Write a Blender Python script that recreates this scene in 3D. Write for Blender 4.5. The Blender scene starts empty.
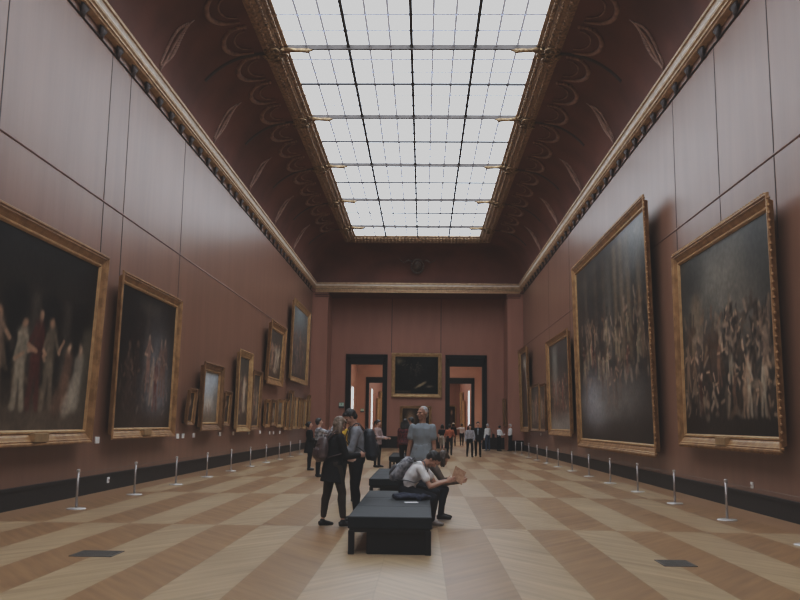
import bpy, bmesh, math, random
import numpy as np
from mathutils import Vector, Matrix, noise
R = math.radians
PI = math.pi
random.seed(7)
SC = bpy.context.scene
COL = SC.collection

# ------------------------------------------------------------------ helpers
def link(name, me, m=None, parent=None):
    o = bpy.data.objects.new(name, me)
    COL.objects.link(o)
    if m is not None and me is not None and len(me.materials) == 0:
        me.materials.append(m)
    if parent is not None:
        o.parent = parent
    return o

def obj(name, bm, m, parent=None, smooth=False):
    me = bpy.data.meshes.new(name)
    bmesh.ops.recalc_face_normals(bm, faces=bm.faces)
    bm.to_mesh(me); bm.free()
    if smooth:
        for p in me.polygons: p.use_smooth = True
    return link(name, me, m, parent)

def empty(name, loc=(0, 0, 0), rot=(0, 0, 0)):
    o = bpy.data.objects.new(name, None)
    COL.objects.link(o)
    o.empty_display_size = .1
    o.location = loc; o.rotation_euler = rot
    return o

def tag(o, label, cat, group=None, kind=None):
    o['label'] = label; o['category'] = cat
    if group: o['group'] = group
    if kind: o['kind'] = kind
    return o

def struct(o, label=None, cat=None):
    o['kind'] = 'structure'
    if label: o['label'] = label
    if cat: o['category'] = cat
    return o

def dup(root, loc=None, rot=None):
    r = root.copy(); COL.objects.link(r)
    if loc is not None: r.location = loc
    if rot is not None: r.rotation_euler = rot
    for ch in list(root.children):
        c = ch.copy(); COL.objects.link(c); c.parent = r
        for g in ch.children:
            d = g.copy(); COL.objects.link(d); d.parent = c
    return r

def box(bm, x0, x1, y0, y1, z0, z1):
    v = [bm.verts.new((x, y, z)) for z in (z0, z1) for y in (y0, y1) for x in (x0, x1)]
    for f in ((0, 2, 3, 1), (4, 5, 7, 6), (0, 1, 5, 4), (2, 6, 7, 3), (0, 4, 6, 2), (1, 3, 7, 5)):
        bm.faces.new([v[i] for i in f])

def rbox(bm, x0, x1, y0, y1, z0, z1, r=.02, seg=2):
    t = bmesh.new(); box(t, x0, x1, y0, y1, z0, z1)
    bmesh.ops.bevel(t, geom=t.edges[:] , offset=r, segments=seg, affect='EDGES', profile=.7)
    me = bpy.data.meshes.new('t'); t.to_mesh(me); t.free(); bm.from_mesh(me); bpy.data.meshes.remove(me)

def loft(bm, pts, rad, side=(1, 0, 0), n=12, cap=True):
    """tube with elliptical sections; rad entries r or (r_side, r_other)"""
    pts = [Vector(p) for p in pts]
    side = Vector(side); rings = []
    for i, p in enumerate(pts):
        a = pts[max(i - 1, 0)]; b = pts[min(i + 1, len(pts) - 1)]
        t = (b - a)
        t = t.normalized() if t.length > 1e-9 else Vector((0, 0, 1))
        s = side - t * side.dot(t)
        if s.length < .05:
            s = Vector((0, 1, 0)) - t * t.y
            if s.length < .05: s = Vector((0, 0, 1)) - t * t.z
        s.normalize(); o = t.cross(s)
        r = rad[i]; rx, ry = (r if isinstance(r, (tuple, list)) else (r, r))
        rings.append([bm.verts.new(p + s * (rx * math.cos(2 * PI * k / n)) + o * (ry * math.sin(2 * PI * k / n))) for k in range(n)])
    for a, b in zip(rings, rings[1:]):
        for k in range(n):
            bm.faces.new((a[k], a[(k + 1) % n], b[(k + 1) % n], b[k]))
    if cap:
        bm.faces.new(rings[0][::-1]); bm.faces.new(rings[-1])

def ball(bm, c, r, rotm=None, sub=2):
    M = Matrix.Translation(Vector(c)) @ (rotm.to_4x4() if rotm is not None else Matrix.Identity(4)) @ Matrix.Diagonal((r[0], r[1], r[2], 1))
    bmesh.ops.create_icosphere(bm, subdivisions=sub, radius=1, matrix=M)

def limb(bm, a, b, ra, rb, side=(1, 0, 0), mid=None, n=12):
    a = Vector(a); b = Vector(b)
    pts = [a, a.lerp(b, .25), a.lerp(b, .5), a.lerp(b, .75), b]
    if mid is None: mid = (ra + rb) / 2
    loft(bm, pts, [ra, (ra + mid) / 2 * 1.03, mid, (mid + rb) / 2, rb], side, n)
    ball(bm, a, (ra, ra, ra)); ball(bm, b, (rb, rb, rb))

def remesh(bm, voxel, smooth=3, wob=0, wfreq=7, seed=0):
    me = bpy.data.meshes.new('tmp')
    bmesh.ops.triangulate(bm, faces=bm.faces)
    bm.to_mesh(me); bm.free()
    o = bpy.data.objects.new('tmp', me); COL.objects.link(o)
    md = o.modifiers.new('r', 'REMESH'); md.mode = 'VOXEL'; md.voxel_size = voxel
    if smooth:
        s = o.modifiers.new('s', 'SMOOTH'); s.factor = .5; s.iterations = smooth
    bpy.context.view_layer.update()
    dg = bpy.context.evaluated_depsgraph_get()
    out = bpy.data.meshes.new_from_object(o.evaluated_get(dg))
    bpy.data.objects.remove(o); bpy.data.meshes.remove(me)
    if wob:
        off = Vector((seed * 3.1, seed * 1.7, seed))
        nn = [v.normal.copy() for v in out.vertices]
        for v, nv in zip(out.vertices, nn):
            q = Vector((v.co.x * wfreq, v.co.y * wfreq, v.co.z * wfreq * .6)) + off
            d = noise.noise(q) * .7 + noise.noise(q * 2.3) * .4
            v.co += nv * (d * wob)
    for p in out.polygons: p.use_smooth = True
    out.materials.clear()
    return out

# ------------------------------------------------------------------ materials
def nodes(name):
    m = bpy.data.materials.new(name); m.use_nodes = True
    nt = m.node_tree
    return m, nt, nt.nodes['Principled BSDF']

def N(nt, t, **kw):
    n = nt.nodes.new(t)
    for k, v in kw.items():
        if hasattr(n, k): setattr(n, k, v)
        else: n.inputs[k].default_value = v
    return n

def mat(name, c, rough=.6, metal=0, c2=None, scale=8, stretch=(1, 1, 1), bump=0, spec=.5, detail=4, bscale=None, coords='Object'):
    m, nt, b = nodes(name)
    b.inputs['Roughness'].default_value = rough
    b.inputs['Metallic'].default_value = metal
    b.inputs['Specular IOR Level'].default_value = spec
    tc = N(nt, 'ShaderNodeTexCoord'); mp = N(nt, 'ShaderNodeMapping')
    mp.inputs['Scale'].default_value = stretch
    nt.links.new(tc.outputs[coords], mp.inputs[0])
    nz = N(nt, 'ShaderNodeTexNoise'); nz.inputs['Scale'].default_value = scale; nz.inputs['Detail'].default_value = detail
    nt.links.new(mp.outputs[0], nz.inputs[0])
    cr = N(nt, 'ShaderNodeValToRGB')
    cr.color_ramp.elements[0].position = .35; cr.color_ramp.elements[1].position = .65
    if c2 is None: c2 = tuple(x * .8 for x in c)
    cr.color_ramp.elements[0].color = (*c2, 1); cr.color_ramp.elements[1].color = (*c, 1)
    nt.links.new(nz.outputs[0], cr.inputs[0]); nt.links.new(cr.outputs[0], b.inputs['Base Color'])
    if bump:
        bp = N(nt, 'ShaderNodeBump'); bp.inputs['Strength'].default_value = bump; bp.inputs['Distance'].default_value = .02
        if bscale:
            n2 = N(nt, 'ShaderNodeTexNoise'); n2.inputs['Scale'].default_value = bscale; n2.inputs['Detail'].default_value = 5
            nt.links.new(mp.outputs[0], n2.inputs[0]); nt.links.new(n2.outputs[0], bp.inputs['Height'])
        else: nt.links.new(nz.outputs[0], bp.inputs['Height'])
        nt.links.new(bp.outputs[0], b.inputs['Normal'])
    return m

def emis(name, c, s):
    m, nt, b = nodes(name)
    b.inputs['Base Color'].default_value = (*c, 1)
    b.inputs['Emission Color'].default_value = (*c, 1)
    b.inputs['Emission Strength'].default_value = s
    b.inputs['Roughness'].default_value = .7
    # very faint unevenness of the frosted glass
    tc = N(nt, 'ShaderNodeTexCoord'); nz = N(nt, 'ShaderNodeTexNoise'); nz.inputs['Scale'].default_value = .35
    nt.links.new(tc.outputs['Object'], nz.inputs[0])
    mr = N(nt, 'ShaderNodeMapRange'); mr.inputs['To Min'].default_value = s * .92; mr.inputs['To Max'].default_value = s * 1.05
    nt.links.new(nz.outputs[0], mr.inputs[0]); nt.links.new(mr.outputs[0], b.inputs['Emission Strength'])
    return m

SKY_S = 5.2
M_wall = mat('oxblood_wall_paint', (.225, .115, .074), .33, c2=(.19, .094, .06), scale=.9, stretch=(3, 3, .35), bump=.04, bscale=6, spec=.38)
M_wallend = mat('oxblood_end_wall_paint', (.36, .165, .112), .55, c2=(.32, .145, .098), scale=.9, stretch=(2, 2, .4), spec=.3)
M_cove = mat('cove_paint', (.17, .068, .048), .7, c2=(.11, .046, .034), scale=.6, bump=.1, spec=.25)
M_relief = mat('cove_relief', (.36, .21, .15), .6, c2=(.20, .11, .08), scale=6)
M_cornice = mat('cornice_stone_gilt', (.60, .42, .25), .55, c2=(.42, .28, .16), scale=5)
M_cornlight = mat('cornice_pale_band', (.85, .78, .68), .6, c2=(.72, .64, .54), scale=4)
M_dark = mat('dark_bracket', (.04, .024, .02), .7)
M_seam = mat('seam_dark', (.035, .022, .02), .6)
M_base = mat('black_baseboard', (.010, .008, .0075), .5, c2=(.02, .015, .013), scale=3, stretch=(1, 6, 12), spec=.2)
M_bar = mat('skylight_iron', (.03, .028, .032), .6)
M_goldsky = mat('skylight_gilding', (.45, .29, .16), .5, metal=.2, c2=(.17, .10, .055), scale=9, bump=.5)
M_goldclasp = mat('gilded_clasp', (.44, .30, .16), .4, metal=.5, c2=(.13, .075, .035), scale=14)
M_beam = mat('skylight_beam', (.10, .085, .08), .6)
M_gold = mat('aged_gilt_frame', (.40, .225, .095), .45, metal=.35, c2=(.24, .125, .05), scale=5, bump=.25, bscale=22)
M_gold2 = mat('bronze_gilt_frame', (.27, .145, .062), .45, metal=.3, c2=(.17, .085, .036), scale=5, bump=.25, bscale=22)
M_gold3 = mat('pale_gilt_frame', (.52, .34, .16), .45, metal=.3, c2=(.36, .21, .09), scale=5, bump=.25, bscale=22)
M_slip = mat('bright_gilt_slip', (.50, .31, .14), .4, metal=.35, c2=(.36, .21, .09), scale=6)
M_plate = mat('brass_plate', (.45, .3, .15), .4, metal=.5)
M_doorblk = mat('black_door_casing', (.008, .007, .0075), .6, c2=(.012, .011, .011), scale=2, spec=.15)
M_steel = mat('brushed_steel', (.42, .38, .36), .35, metal=.6)
M_steelbase = mat('steel_disc', (.6, .58, .56), .4, metal=.4)
M_white = mat('white_card', (.9, .9, .88), .6, c2=(.85, .85, .84))
M_leather = mat('black_leather', (.008, .010, .012), .6, c2=(.011, .014, .017), scale=5, bump=.1, bscale=20, spec=.16)
M_blackmetal = mat('black_metal', (.006, .006, .007), .5, spec=.25)
M_grille = mat('floor_grille_metal', (.13, .12, .105), .5, metal=.3)
M_glass = emis('frosted_laylight_glass', (.88, .96, 1.05), SKY_S)
M_win = emis('bright_window_glass', (.9, .95, 1.0), 3.0)
M_orange = mat('orange_plaster', (.42, .215, .135), .7, c2=(.38, .19, .12), scale=.7)
M_ceilfar = mat('far_room_ceiling', (.5, .42, .36), .8)

def floor_material():
    m, nt, b = nodes('chevron_oak_parquet')
    L = nt.links
    tc = N(nt, 'ShaderNodeTexCoord'); sp = N(nt, 'ShaderNodeSeparateXYZ'); L.new(tc.outputs['Object'], sp.inputs[0])
    def M(op, a, bb=None, c=None):
        n = N(nt, 'ShaderNodeMath', operation=op)
        for i, v in enumerate((a, bb, c)):
            if v is None: continue
            if hasattr(v, 'links'): L.new(v, n.inputs[i])
            else: n.inputs[i].default_value = v
        return n.outputs[0]
    xc = -.422
    xr = M('SUBTRACT', sp.outputs[0], xc)
    ax = M('ABSOLUTE', xr)
    i = M('FLOOR', M('DIVIDE', ax, .6475))
    j = M('FLOOR', M('DIVIDE', M('SUBTRACT', sp.outputs[1], 12.75), 5.6))
    par = M('FLOORED_MODULO', M('ADD', i, j), 2.0)       # j=-1,i=0 -> 1 = light
    sgn = M('SIGN', xr)
    d = M('MULTIPLY', sgn, M('SUBTRACT', M('MULTIPLY', par, 2), 1))   # +-1
    # along / across the planks (slanted)
    ys = M('MULTIPLY', sp.outputs[1], .75)
    al = M('SUBTRACT', sp.outputs[0], M('MULTIPLY', d, ys))
    ac = M('ADD', ys, M('MULTIPLY', d, sp.outputs[0]))
    pl = M('FLOOR', M('DIVIDE', ac, .13))
    wn = N(nt, 'ShaderNodeTexWhiteNoise', noise_dimensions='3D')
    cb = N(nt, 'ShaderNodeCombineXYZ'); L.new(pl, cb.inputs[0]); L.new(M('MULTIPLY', i, sgn), cb.inputs[1]); L.new(j, cb.inputs[2])
    L.new(cb.outputs[0], wn.inputs['Vector'])
    cb2 = N(nt, 'ShaderNodeCombineXYZ'); L.new(M('MULTIPLY', al, .5), cb2.inputs[0]); L.new(M('MULTIPLY', ac, 7.), cb2.inputs[1]); L.new(i, cb2.inputs[2])
    gn = N(nt, 'ShaderNodeTexNoise'); gn.inputs['Scale'].default_value = 1.4; gn.inputs['Detail'].default_value = 5
    L.new(cb2.outputs[0], gn.inputs[0])
    big = N(nt, 'ShaderNodeTexNoise'); big.inputs['Scale'].default_value = .35; L.new(tc.outputs['Object'], big.inputs[0])
    mix = N(nt, 'ShaderNodeMix', data_type='RGBA'); 
    mix.inputs[6].default_value = (.250, .143, .067, 1); mix.inputs[7].default_value = (.360, .247, .143, 1)  # one oak throughout; reflection off the alternating grain put into two colours
    L.new(par, mix.inputs[0])
    v = M('ADD', M('MULTIPLY', wn.outputs[0], .13), M('MULTIPLY', gn.outputs[0], 1.0))
    v = M('ADD', v, M('MULTIPLY', big.outputs[0], .3))
    v = M('ADD', v, .28)
    # thin dark border line between strips and at row ends
    fx = M('ABSOLUTE', M('SUBTRACT', M('FRACT', M('DIVIDE', ax, .6475)), .5))
    ln = M('LESS_THAN', fx, .488)
    v = M('MULTIPLY', v, M('ADD', M('MULTIPLY', ln, .12), .88))
    # edge strip along the walls: plain warm border
    hsv = N(nt, 'ShaderNodeHueSaturation'); L.new(mix.outputs[2], hsv.inputs['Color']); L.new(v, hsv.inputs['Value'])
    edge = M('GREATER_THAN', ax, 5.83)
    mx = N(nt, 'ShaderNodeMix', data_type='RGBA'); L.new(edge, mx.inputs[0]); L.new(hsv.outputs[0], mx.inputs[6]); mx.inputs[7].default_value = (.27, .15, .075, 1)
    L.new(mx.outputs[2], b.inputs['Base Color'])
    b.inputs['Roughness'].default_value = .36
    b.inputs['Specular IOR Level'].default_value = .5
    bp = N(nt, 'ShaderNodeBump'); bp.inputs['Strength'].default_value = .12; bp.inputs['Distance'].default_value = .01
    L.new(gn.outputs[0], bp.inputs['Height']); L.new(bp.outputs[0], b.inputs['Normal'])
    return m
M_floor = floor_material()

# ------------------------------------------------------------------ room shell
XL, XR = -6.83, 6.02
YB, YE, YW = -12.0, 51.26, 53.72        # behind the camera, cornice plane of the far end, recessed end wall
RX0, RX1 = -5.86, 5.06                  # recess sides
ZC = 9.42
Y3, Y4 = 79.0, 122.0
D1 = (-4.61, -2.56, 5.22); D2 = (1.64, 3.72, 5.15)
D3 = (-5.05, -2.95, 5.25); D4 = (2.35, 4.45, 5.25)

def wall_with_doors(name, x0, x1, y0, y1, z1, doors, m):
    bm = bmesh.new()
    cur = x0
    for a, b_, h in doors:
        box(bm, cur, a, y0, y1, 0, z1); box(bm, a, b_, y0, y1, h, z1); cur = b_
    box(bm, cur, x1, y0, y1, 0, z1)
    return struct(obj(name, bm, m))

bm = bmesh.new(); box(bm, XL - .4, XR + .4, YB - .3, Y4 + .4, -.2, 0)
struct(obj('floor', bm, M_floor), 'chevron oak parquet floor with grain sheen coloured in as light and dark strips', 'floor')
bm = bmesh.new(); box(bm, XL - .35, XL, YB, YE, 0, 9.95)
wl = struct(obj('wall_left', bm, M_wall), 'long satin dark red wall on the left', 'wall')
bm = bmesh.new(); box(bm, XR, XR + .35, YB, YE, 0, 9.95)
wr = struct(obj('wall_right', bm, M_wall), 'long satin dark red wall on the right', 'wall')
bm = bmesh.new(); box(bm, XL - .35, XR + .35, YB - .3, YB, 0, 13)
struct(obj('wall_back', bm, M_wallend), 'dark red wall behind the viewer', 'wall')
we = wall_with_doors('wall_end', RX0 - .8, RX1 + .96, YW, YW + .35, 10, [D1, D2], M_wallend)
we['label'] = 'recessed dark red end wall with two doorways'; we['category'] = 'wall'
bm = bmesh.new(); box(bm, XL - .3, RX0, YE, YW, 0, 10)
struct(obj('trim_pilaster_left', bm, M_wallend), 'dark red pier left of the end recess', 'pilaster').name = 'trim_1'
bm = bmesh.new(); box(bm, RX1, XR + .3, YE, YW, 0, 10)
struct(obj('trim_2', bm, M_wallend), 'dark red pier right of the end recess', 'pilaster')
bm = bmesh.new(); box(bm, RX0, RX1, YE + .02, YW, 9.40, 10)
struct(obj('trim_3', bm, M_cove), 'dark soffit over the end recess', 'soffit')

# wall seams
bm = bmesh.new()
for y in (12.9, 17.41, 18.6, 23.15):
    box(bm, XL - .01, XL + .006, y - .014, y + .014, 4.7, 9.4)
s = obj('seam_line', bm, M_seam, wl)
bm = bmesh.new()
for y in (14.34, 17.04, 20.02, 34.95, 40.8):
    box(bm, XR - .006, XR + .01, y - .014, y + .014, 4.7, 9.4)
obj('seam_line', bm, M_seam, wr)
bm = bmesh.new()
for x in (-2.03, 1.09):
    box(bm, x - .02, x + .02, YW - .006, YW + .01, 5.95, 9.4)
obj('seam_line', bm, M_seam, we)
bm = bmesh.new(); loft(bm, [(XL, YB, 6.1), (XL, YE, 6.1)], [(.02, .022)] * 2, n=8)
struct(obj('trim_4', bm, mat('rail_red', (.22, .12, .095), .5)), 'thin picture rail along the left wall', 'picture rail')
bm = bmesh.new(); loft(bm, [(XR, YB, 6.18), (XR, YE, 6.18)], [(.02, .022)] * 2, n=8)
struct(obj('trim_5', bm, bpy.data.materials['rail_red']), 'thin picture rail along the right wall', 'picture rail')

# baseboards
def baseboard(name, x0, x1, y0, y1, h, lab, side):
    bm = bmesh.new(); box(bm, x0, x1, y0, y1, 0, h * .86)
    e = .02
    if side == 'L': box(bm, x0, x1 + e, y0, y1, h * .86, h)
    elif side == 'R': box(bm, x0 - e, x1, y0, y1, h * .86, h)
    else: box(bm, x0, x1, y0 - e, y1, h * .86, h)
    struct(obj(name, bm, M_base), lab, 'baseboard')
baseboard('baseboard_left', XL, XL + .05, YB, YE, .36, 'black baseboard along the left wall', 'L')
baseboard('baseboard_right', XR - .05, XR, YB, YE, .34, 'black baseboard along the right wall', 'R')
bm = bmesh.new()
for a, b_ in ((RX0, -4.9), (-2.35, 1.42), (4.0, RX1)):
    box(bm, a, b_, YW - .06, YW, 0, .72)
struct(obj('baseboard_end', bm, M_base), 'tall black plinth along the recessed end wall', 'baseboard')
bm = bmesh.new()
box(bm, XL + .05, RX0, YE - .05, YE, 0, .6); box(bm, RX1, XR - .05, YE - .05, YE, 0, .6)
struct(obj('trim_6', bm, M_base), 'black plinth blocks of the end piers', 'plinth')

# sweep of a profile (inset, z) round the whole hall
def rect_sweep(bm, prof, close=False):
    rings = []
    for d, z in prof:
        rings.append([bm.verts.new(p) for p in ((XL + d, YB + d * .3, z), (XR - d, YB + d * .3, z), (XR - d, YE - d, z), (XL + d, YE - d, z))])
    seq = list(zip(rings, rings[1:]))
    if close: seq.append((rings[-1], rings[0]))
    for a, b_ in seq:
        for k in range(4):
            bm.faces.new((a[k], a[(k + 1) % 4], b_[(k + 1) % 4], b_[k]))

def cove_pt(t):       # t 0..1 from cornice to skylight frame
    a = t * PI / 2
    return (.02 + 2.22 * (1 - math.cos(a)), 9.85 + 2.16 * math.sin(a))
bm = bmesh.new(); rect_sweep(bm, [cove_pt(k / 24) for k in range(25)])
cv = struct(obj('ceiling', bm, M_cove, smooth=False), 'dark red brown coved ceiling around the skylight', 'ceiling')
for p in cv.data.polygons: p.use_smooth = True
bm = bmesh.new(); box(bm, XL - .35, XR + .35, YB - .3, YE + .3, 12.75, 12.9)
struct(obj('trim_7', bm, M_cove), 'roof deck above the laylight', 'roof')
bm = bmesh.new()
box(bm, XL - .35, XL - .2, YB, YE + .3, 9.9, 12.8); box(bm, XR + .2, XR + .35, YB, YE + .3, 9.9, 12.8); box(bm, XL - .35, XR + .35, YE + .15, YE + .3, 9.95, 12.8)
struct(obj('trim_8', bm, M_cove), 'outer shell behind the cove', 'wall')

# main cornice
bm = bmesh.new()
rect_sweep(bm, [(-.02, 9.66), (.2, 9.66), (.2, 9.70), (.24, 9.73), (.25, 9.78)])
rect_sweep(bm, [(.29, 9.865), (.33, 9.88), (.335, 9.93), (.31, 9.97), (-.02, 9.99)])
rect_sweep(bm, [(-.02, 9.60), (.10, 9.61), (.15, 9.62), (.17, 9.66), (.0, 9.67)])
corn = struct(obj('trim_9', bm, M_cornice), 'pale gilt cornice under the cove on brackets', 'cornice')
bm = bmesh.new(); rect_sweep(bm, [(.25, 9.775), (.255, 9.80), (.275, 9.84), (.295, 9.87)])
obj('pale_band', bm, M_cornlight, corn)
bm = bmesh.new(); rect_sweep(bm, [(-.02, 9.395), (.03, 9.395), (.04, 9.41), (.03, 9.425), (-.02, 9.425)]); obj('lower_bead', bm, M_dark, corn)
bm = bmesh.new()
y = 15.64 - 28 * .985
while y < YE - .3:
    for s, X in ((1, XL), (-1, XR)):
        loft(bm, [(X - s * .02, y, 9.40), (X + s * .03, y, 9.42), (X + s * .05, y, 9.50), (X + s * .08, y, 9.62)], [(.07, .02), (.10, .035), (.09, .04), (.22, .04)], side=(0, 1, 0), n=8)
    y += .985
br = obj('bracket', bm, M_dark, corn, True); br['kind'] = 'stuff'
bm = bmesh.new()
x = XL + .3
while x < XR - .2:
    box(bm, x, x + .07, YE - .20, YE - .05, 9.50, 9.59); x += .14
dn = obj('dentil', bm, M_cornice, corn); dn['kind'] = 'stuff'

# lower face of the entablature over the recess
bm = bmesh.new(); box(bm, XL + .2, XR - .2, YE - .10, YE + .05, 9.40, 9.58)
obj('fascia', bm, mat('fascia_gilt', (.66, .43, .24), .55, c2=(.52, .33, .18)), corn)
# pilaster capitals
bm = bmesh.new()
for a, b_ in ((XL + .15, RX0 + .08), (RX1 - .08, XR - .15)):
    box(bm, a, b_, YE - .07, YE + .1, 9.22, 9.30); box(bm, a + .03, b_ - .03, YE - .04, YE + .1, 9.12, 9.16)
obj('capital', bm, M_cove, corn)

# ------------------------------------------------------------------ skylight
SL, SR, ZS, YS0, YS1 = -4.05, 3.215, 12.24, YB + 1.2, 48.1
NB = [23.1 + 5.6 * k for k in range(-6, 5)]
sky = empty('window_1'); struct(sky, 'long frosted glass skylight with iron glazing bars and gilt surround', 'skylight')
bm = bmesh.new(); box(bm, SL - .05, SR + .05, YS0, YS1 + .05, ZS + .03, ZS + .06)
obj('glass', bm, M_glass, sky)
def gframe(name, prof, m):
    """profile (outward offset, z) around the glass"""
    prof = [(d, 12.28 - (12.28 - z) * .6) for d, z in prof]
    bm = bmesh.new(); rings = []
    for d, z in prof:
        rings.append([bm.verts.new(p) for p in ((SL - d, YS0 - d, z), (SR + d, YS0 - d, z), (SR + d, YS1 + d, z), (SL - d, YS1 + d, z))])
    for a, b_ in zip(rings, rings[1:]):
        for k in range(4): bm.faces.new((a[k], a[(k + 1) % 4], b_[(k + 1) % 4], b_[k]))
    return obj(name, bm, m, sky)
gframe('gilt_surround', [(-.06, 12.28), (-.06, 12.16), (.0, 12.12), (.04, 12.12), (.05, 12.05), (.10, 12.02), (.14, 12.03), (.16, 11.93), (.21, 11.88), (.26, 11.87),
                        (.29, 11.83), (.34, 11.79), (.40, 11.78), (.43, 11.74), (.48, 11.73), (.54, 11.76), (.60, 11.80)], M_goldsky)
# leaf and bead enrichments on the surround
bm = bmesh.new()
y = YS0
while y < YS1:
    for s, X in ((-1, SL), (1, SR)):
        bmesh.ops.create_cube(bm, size=1, matrix=Matrix.Translation((X + s * .07, y, 12.12)) @ Matrix.Diagonal((.08, .10, .06, 1)))
        bmesh.ops.create_icosphere(bm, subdivisions=1, radius=1, matrix=Matrix.Translation((X + s * .235, y, 12.02)) @ Matrix.Diagonal((.05, .07, .045, 1)))
        bmesh.ops.create_icosphere(bm, subdivisions=1, radius=1, matrix=Matrix.Translation((X + s * .42, y, 11.96)) @ Matrix.Diagonal((.06, .05, .05, 1)))
    y += .2
x = SL
while x < SR:
    bmesh.ops.create_cube(bm, size=1, matrix=Matrix.Translation((x, YS1 + .07, 12.12)) @ Matrix.Diagonal((.10, .08, .06, 1)))
    bmesh.ops.create_icosphere(bm, subdivisions=1, radius=1, matrix=Matrix.Translation((x, YS1 + .235, 12.02)) @ Matrix.Diagonal((.07, .05, .045, 1)))
    bmesh.ops.create_icosphere(bm, subdivisions=1, radius=1, matrix=Matrix.Translation((x, YS1 + .42, 11.96)) @ Matrix.Diagonal((.05, .06, .05, 1)))
    x += .2
o = obj('surround_ornament', bm, M_goldsky, sky); o['kind'] = 'stuff'
cw = (SR - SL) / 4
bm = bmesh.new()
for k in range(1, 4):
    x = SL + k * cw; box(bm, x - .045, x + .045, YS0, YS1, ZS - .06, ZS + .03)
obj('long_bar', bm, M_bar, sky)
bm = bmesh.new()
bm2 = bmesh.new()
for k in range(12):
    if k % 3: 
        x = SL + k * cw / 3; box(bm2, x - .034, x + .034, YS0, YS1, ZS, ZS + .03)
for yb in [NB[0] - 5.6] + NB:
    for j in range(1, 6):
        yy = yb + 5.6 * j / 6
        if YS0 < yy < YS1:
            w = .045 if j == 3 else .042
            box(bm if j == 3 else bm2, SL, SR, yy - w, yy + w, ZS - (.03 if j == 3 else 0), ZS + .03)
obj('middle_bar', bm, M_bar, sky)
mu = obj('glazing_bar', bm2, emis('emissive_glazing_strip', (.60, .64, .74), .42), sky); mu['kind'] = 'stuff'  # thin bars given their own glow to imitate light from behind
for yb in NB:
    if yb < -6: continue
    bm = bmesh.new()
    box(bm, SL, SR, yb - .028, yb + .028, ZS - .10, ZS + .03)
    box(bm, SL, SR, yb - .045, yb + .045, ZS - .12, ZS - .09)
    obj('cross_beam', bm, M_beam, sky)
    for s, X in ((1, SL), (-1, SR)):
        bm = bmesh.new()
        rr = random.Random(int(yb * 10))
        # gilt cuff on the end of the beam, volutes and leaf cluster on the surround
        loft(bm, [(X - s * .1, yb, ZS - .12), (X + s * .3, yb, ZS - .14), (X + s * .62, yb, ZS - .15), (X + s * .8, yb, ZS - .12)], [.10, .06, .075, .03], side=(0, 1, 0), n=8)
        ball(bm, (X + s * .62, yb, ZS - .18), (.10, .07, .05), sub=1)
        for q in range(26):
            t = q / 25
            a = rr.uniform(0, 2 * PI); r0 = .34 * (1 - .3 * t)
            px = X - s * (.03 + .55 * t); pz = 12.12 - .16 * t
            dy = math.cos(a) * r0 * (.5 + rr.random() * .6)
            ball(bm, (px, yb + dy, pz - .02 - .05 * rr.random()), (rr.uniform(.05, .1), rr.uniform(.04, .11), rr.uniform(.03, .07)), Matrix.Rotation(rr.uniform(0, 3), 3, 'Z'), sub=1)
        for sg in (-1, 1):
            pts = []
            for q in range(14):
                a = q / 13 * 3.6 * PI / 2; r0 = .26 * (1 - q / 17)
                pts.append((X - s * (.30 + r0 * math.cos(a)), yb + sg * (.26 + r0 * math.sin(a)), 11.95))
            loft(bm, pts, [.035] * 14, side=(0, 0, 1), n=6)
        obj('gilt_clasp', bm, M_goldclasp, sky, True)

# ------------------------------------------------------------------ cove relief
def cove_world(side, t, y, lift=.02):
    d, z = cove_pt(t)
    d2, z2 = cove_pt(t + .01); tx, tz = d2 - d, z2 - z
    l = math.hypot(tx, tz); nx, nz = tz / l, -tx / l
    d += nx * lift; z += nz * lift
    return Vector((XL + d, y, z)) if side == 'L' else Vector((XR - d, y, z))

def swag_mesh(side):
    bm = bmesh.new(); y0 = 0
    pts = []
    for k in range(13):
        u = k / 12 * PI
        pts.append(cove_world(side, .90 - .20 * math.sin(u) ** .8, y0 - .78 * math.cos(u)))
    loft(bm, pts, [.03 + .045 * math.sin(k / 12 * PI) for k in range(13)], n=8)
    pts = []
    for k in range(13):
        u = k / 12 * PI
        pts.append(cove_world(side, .90 - .11 * math.sin(u), y0 - .55 * math.cos(u)))
    loft(bm, pts, [.025] * 13, n=6)
    for k in range(5):
        c = cove_world(side, .92 - .03 * k, y0 - .80); ball(bm, c, (.06, .10 - .014 * k, .06), sub=1)
    return bm
def plume_mesh(side):
    bm = bmesh.new()
    for k in range(22):
        a = k / 21
        t = .16 + .36 * a
        w = .20 * math.sin(PI * (a * .85 + .1))
        for sg in (-1, 1):
            p = cove_world(side, t, sg * w * .8 + .12 * math.sin(a * 5), .0); p2 = cove_world(side, t + .035, sg * w * 1.5 + .12 * math.sin(a * 5), .02)
            loft(bm, [p, (p + p2) / 2, p2], [.03, .045, .012], n=6)
    loft(bm, [cove_world(side, .10 + .5 * k / 8, .12 * math.sin(k / 8 * 5)) for k in range(9)], [.02, .035, .045, .05, .05, .045, .035, .03, .015], n=6)
    return bm
reliefs = []
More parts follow.
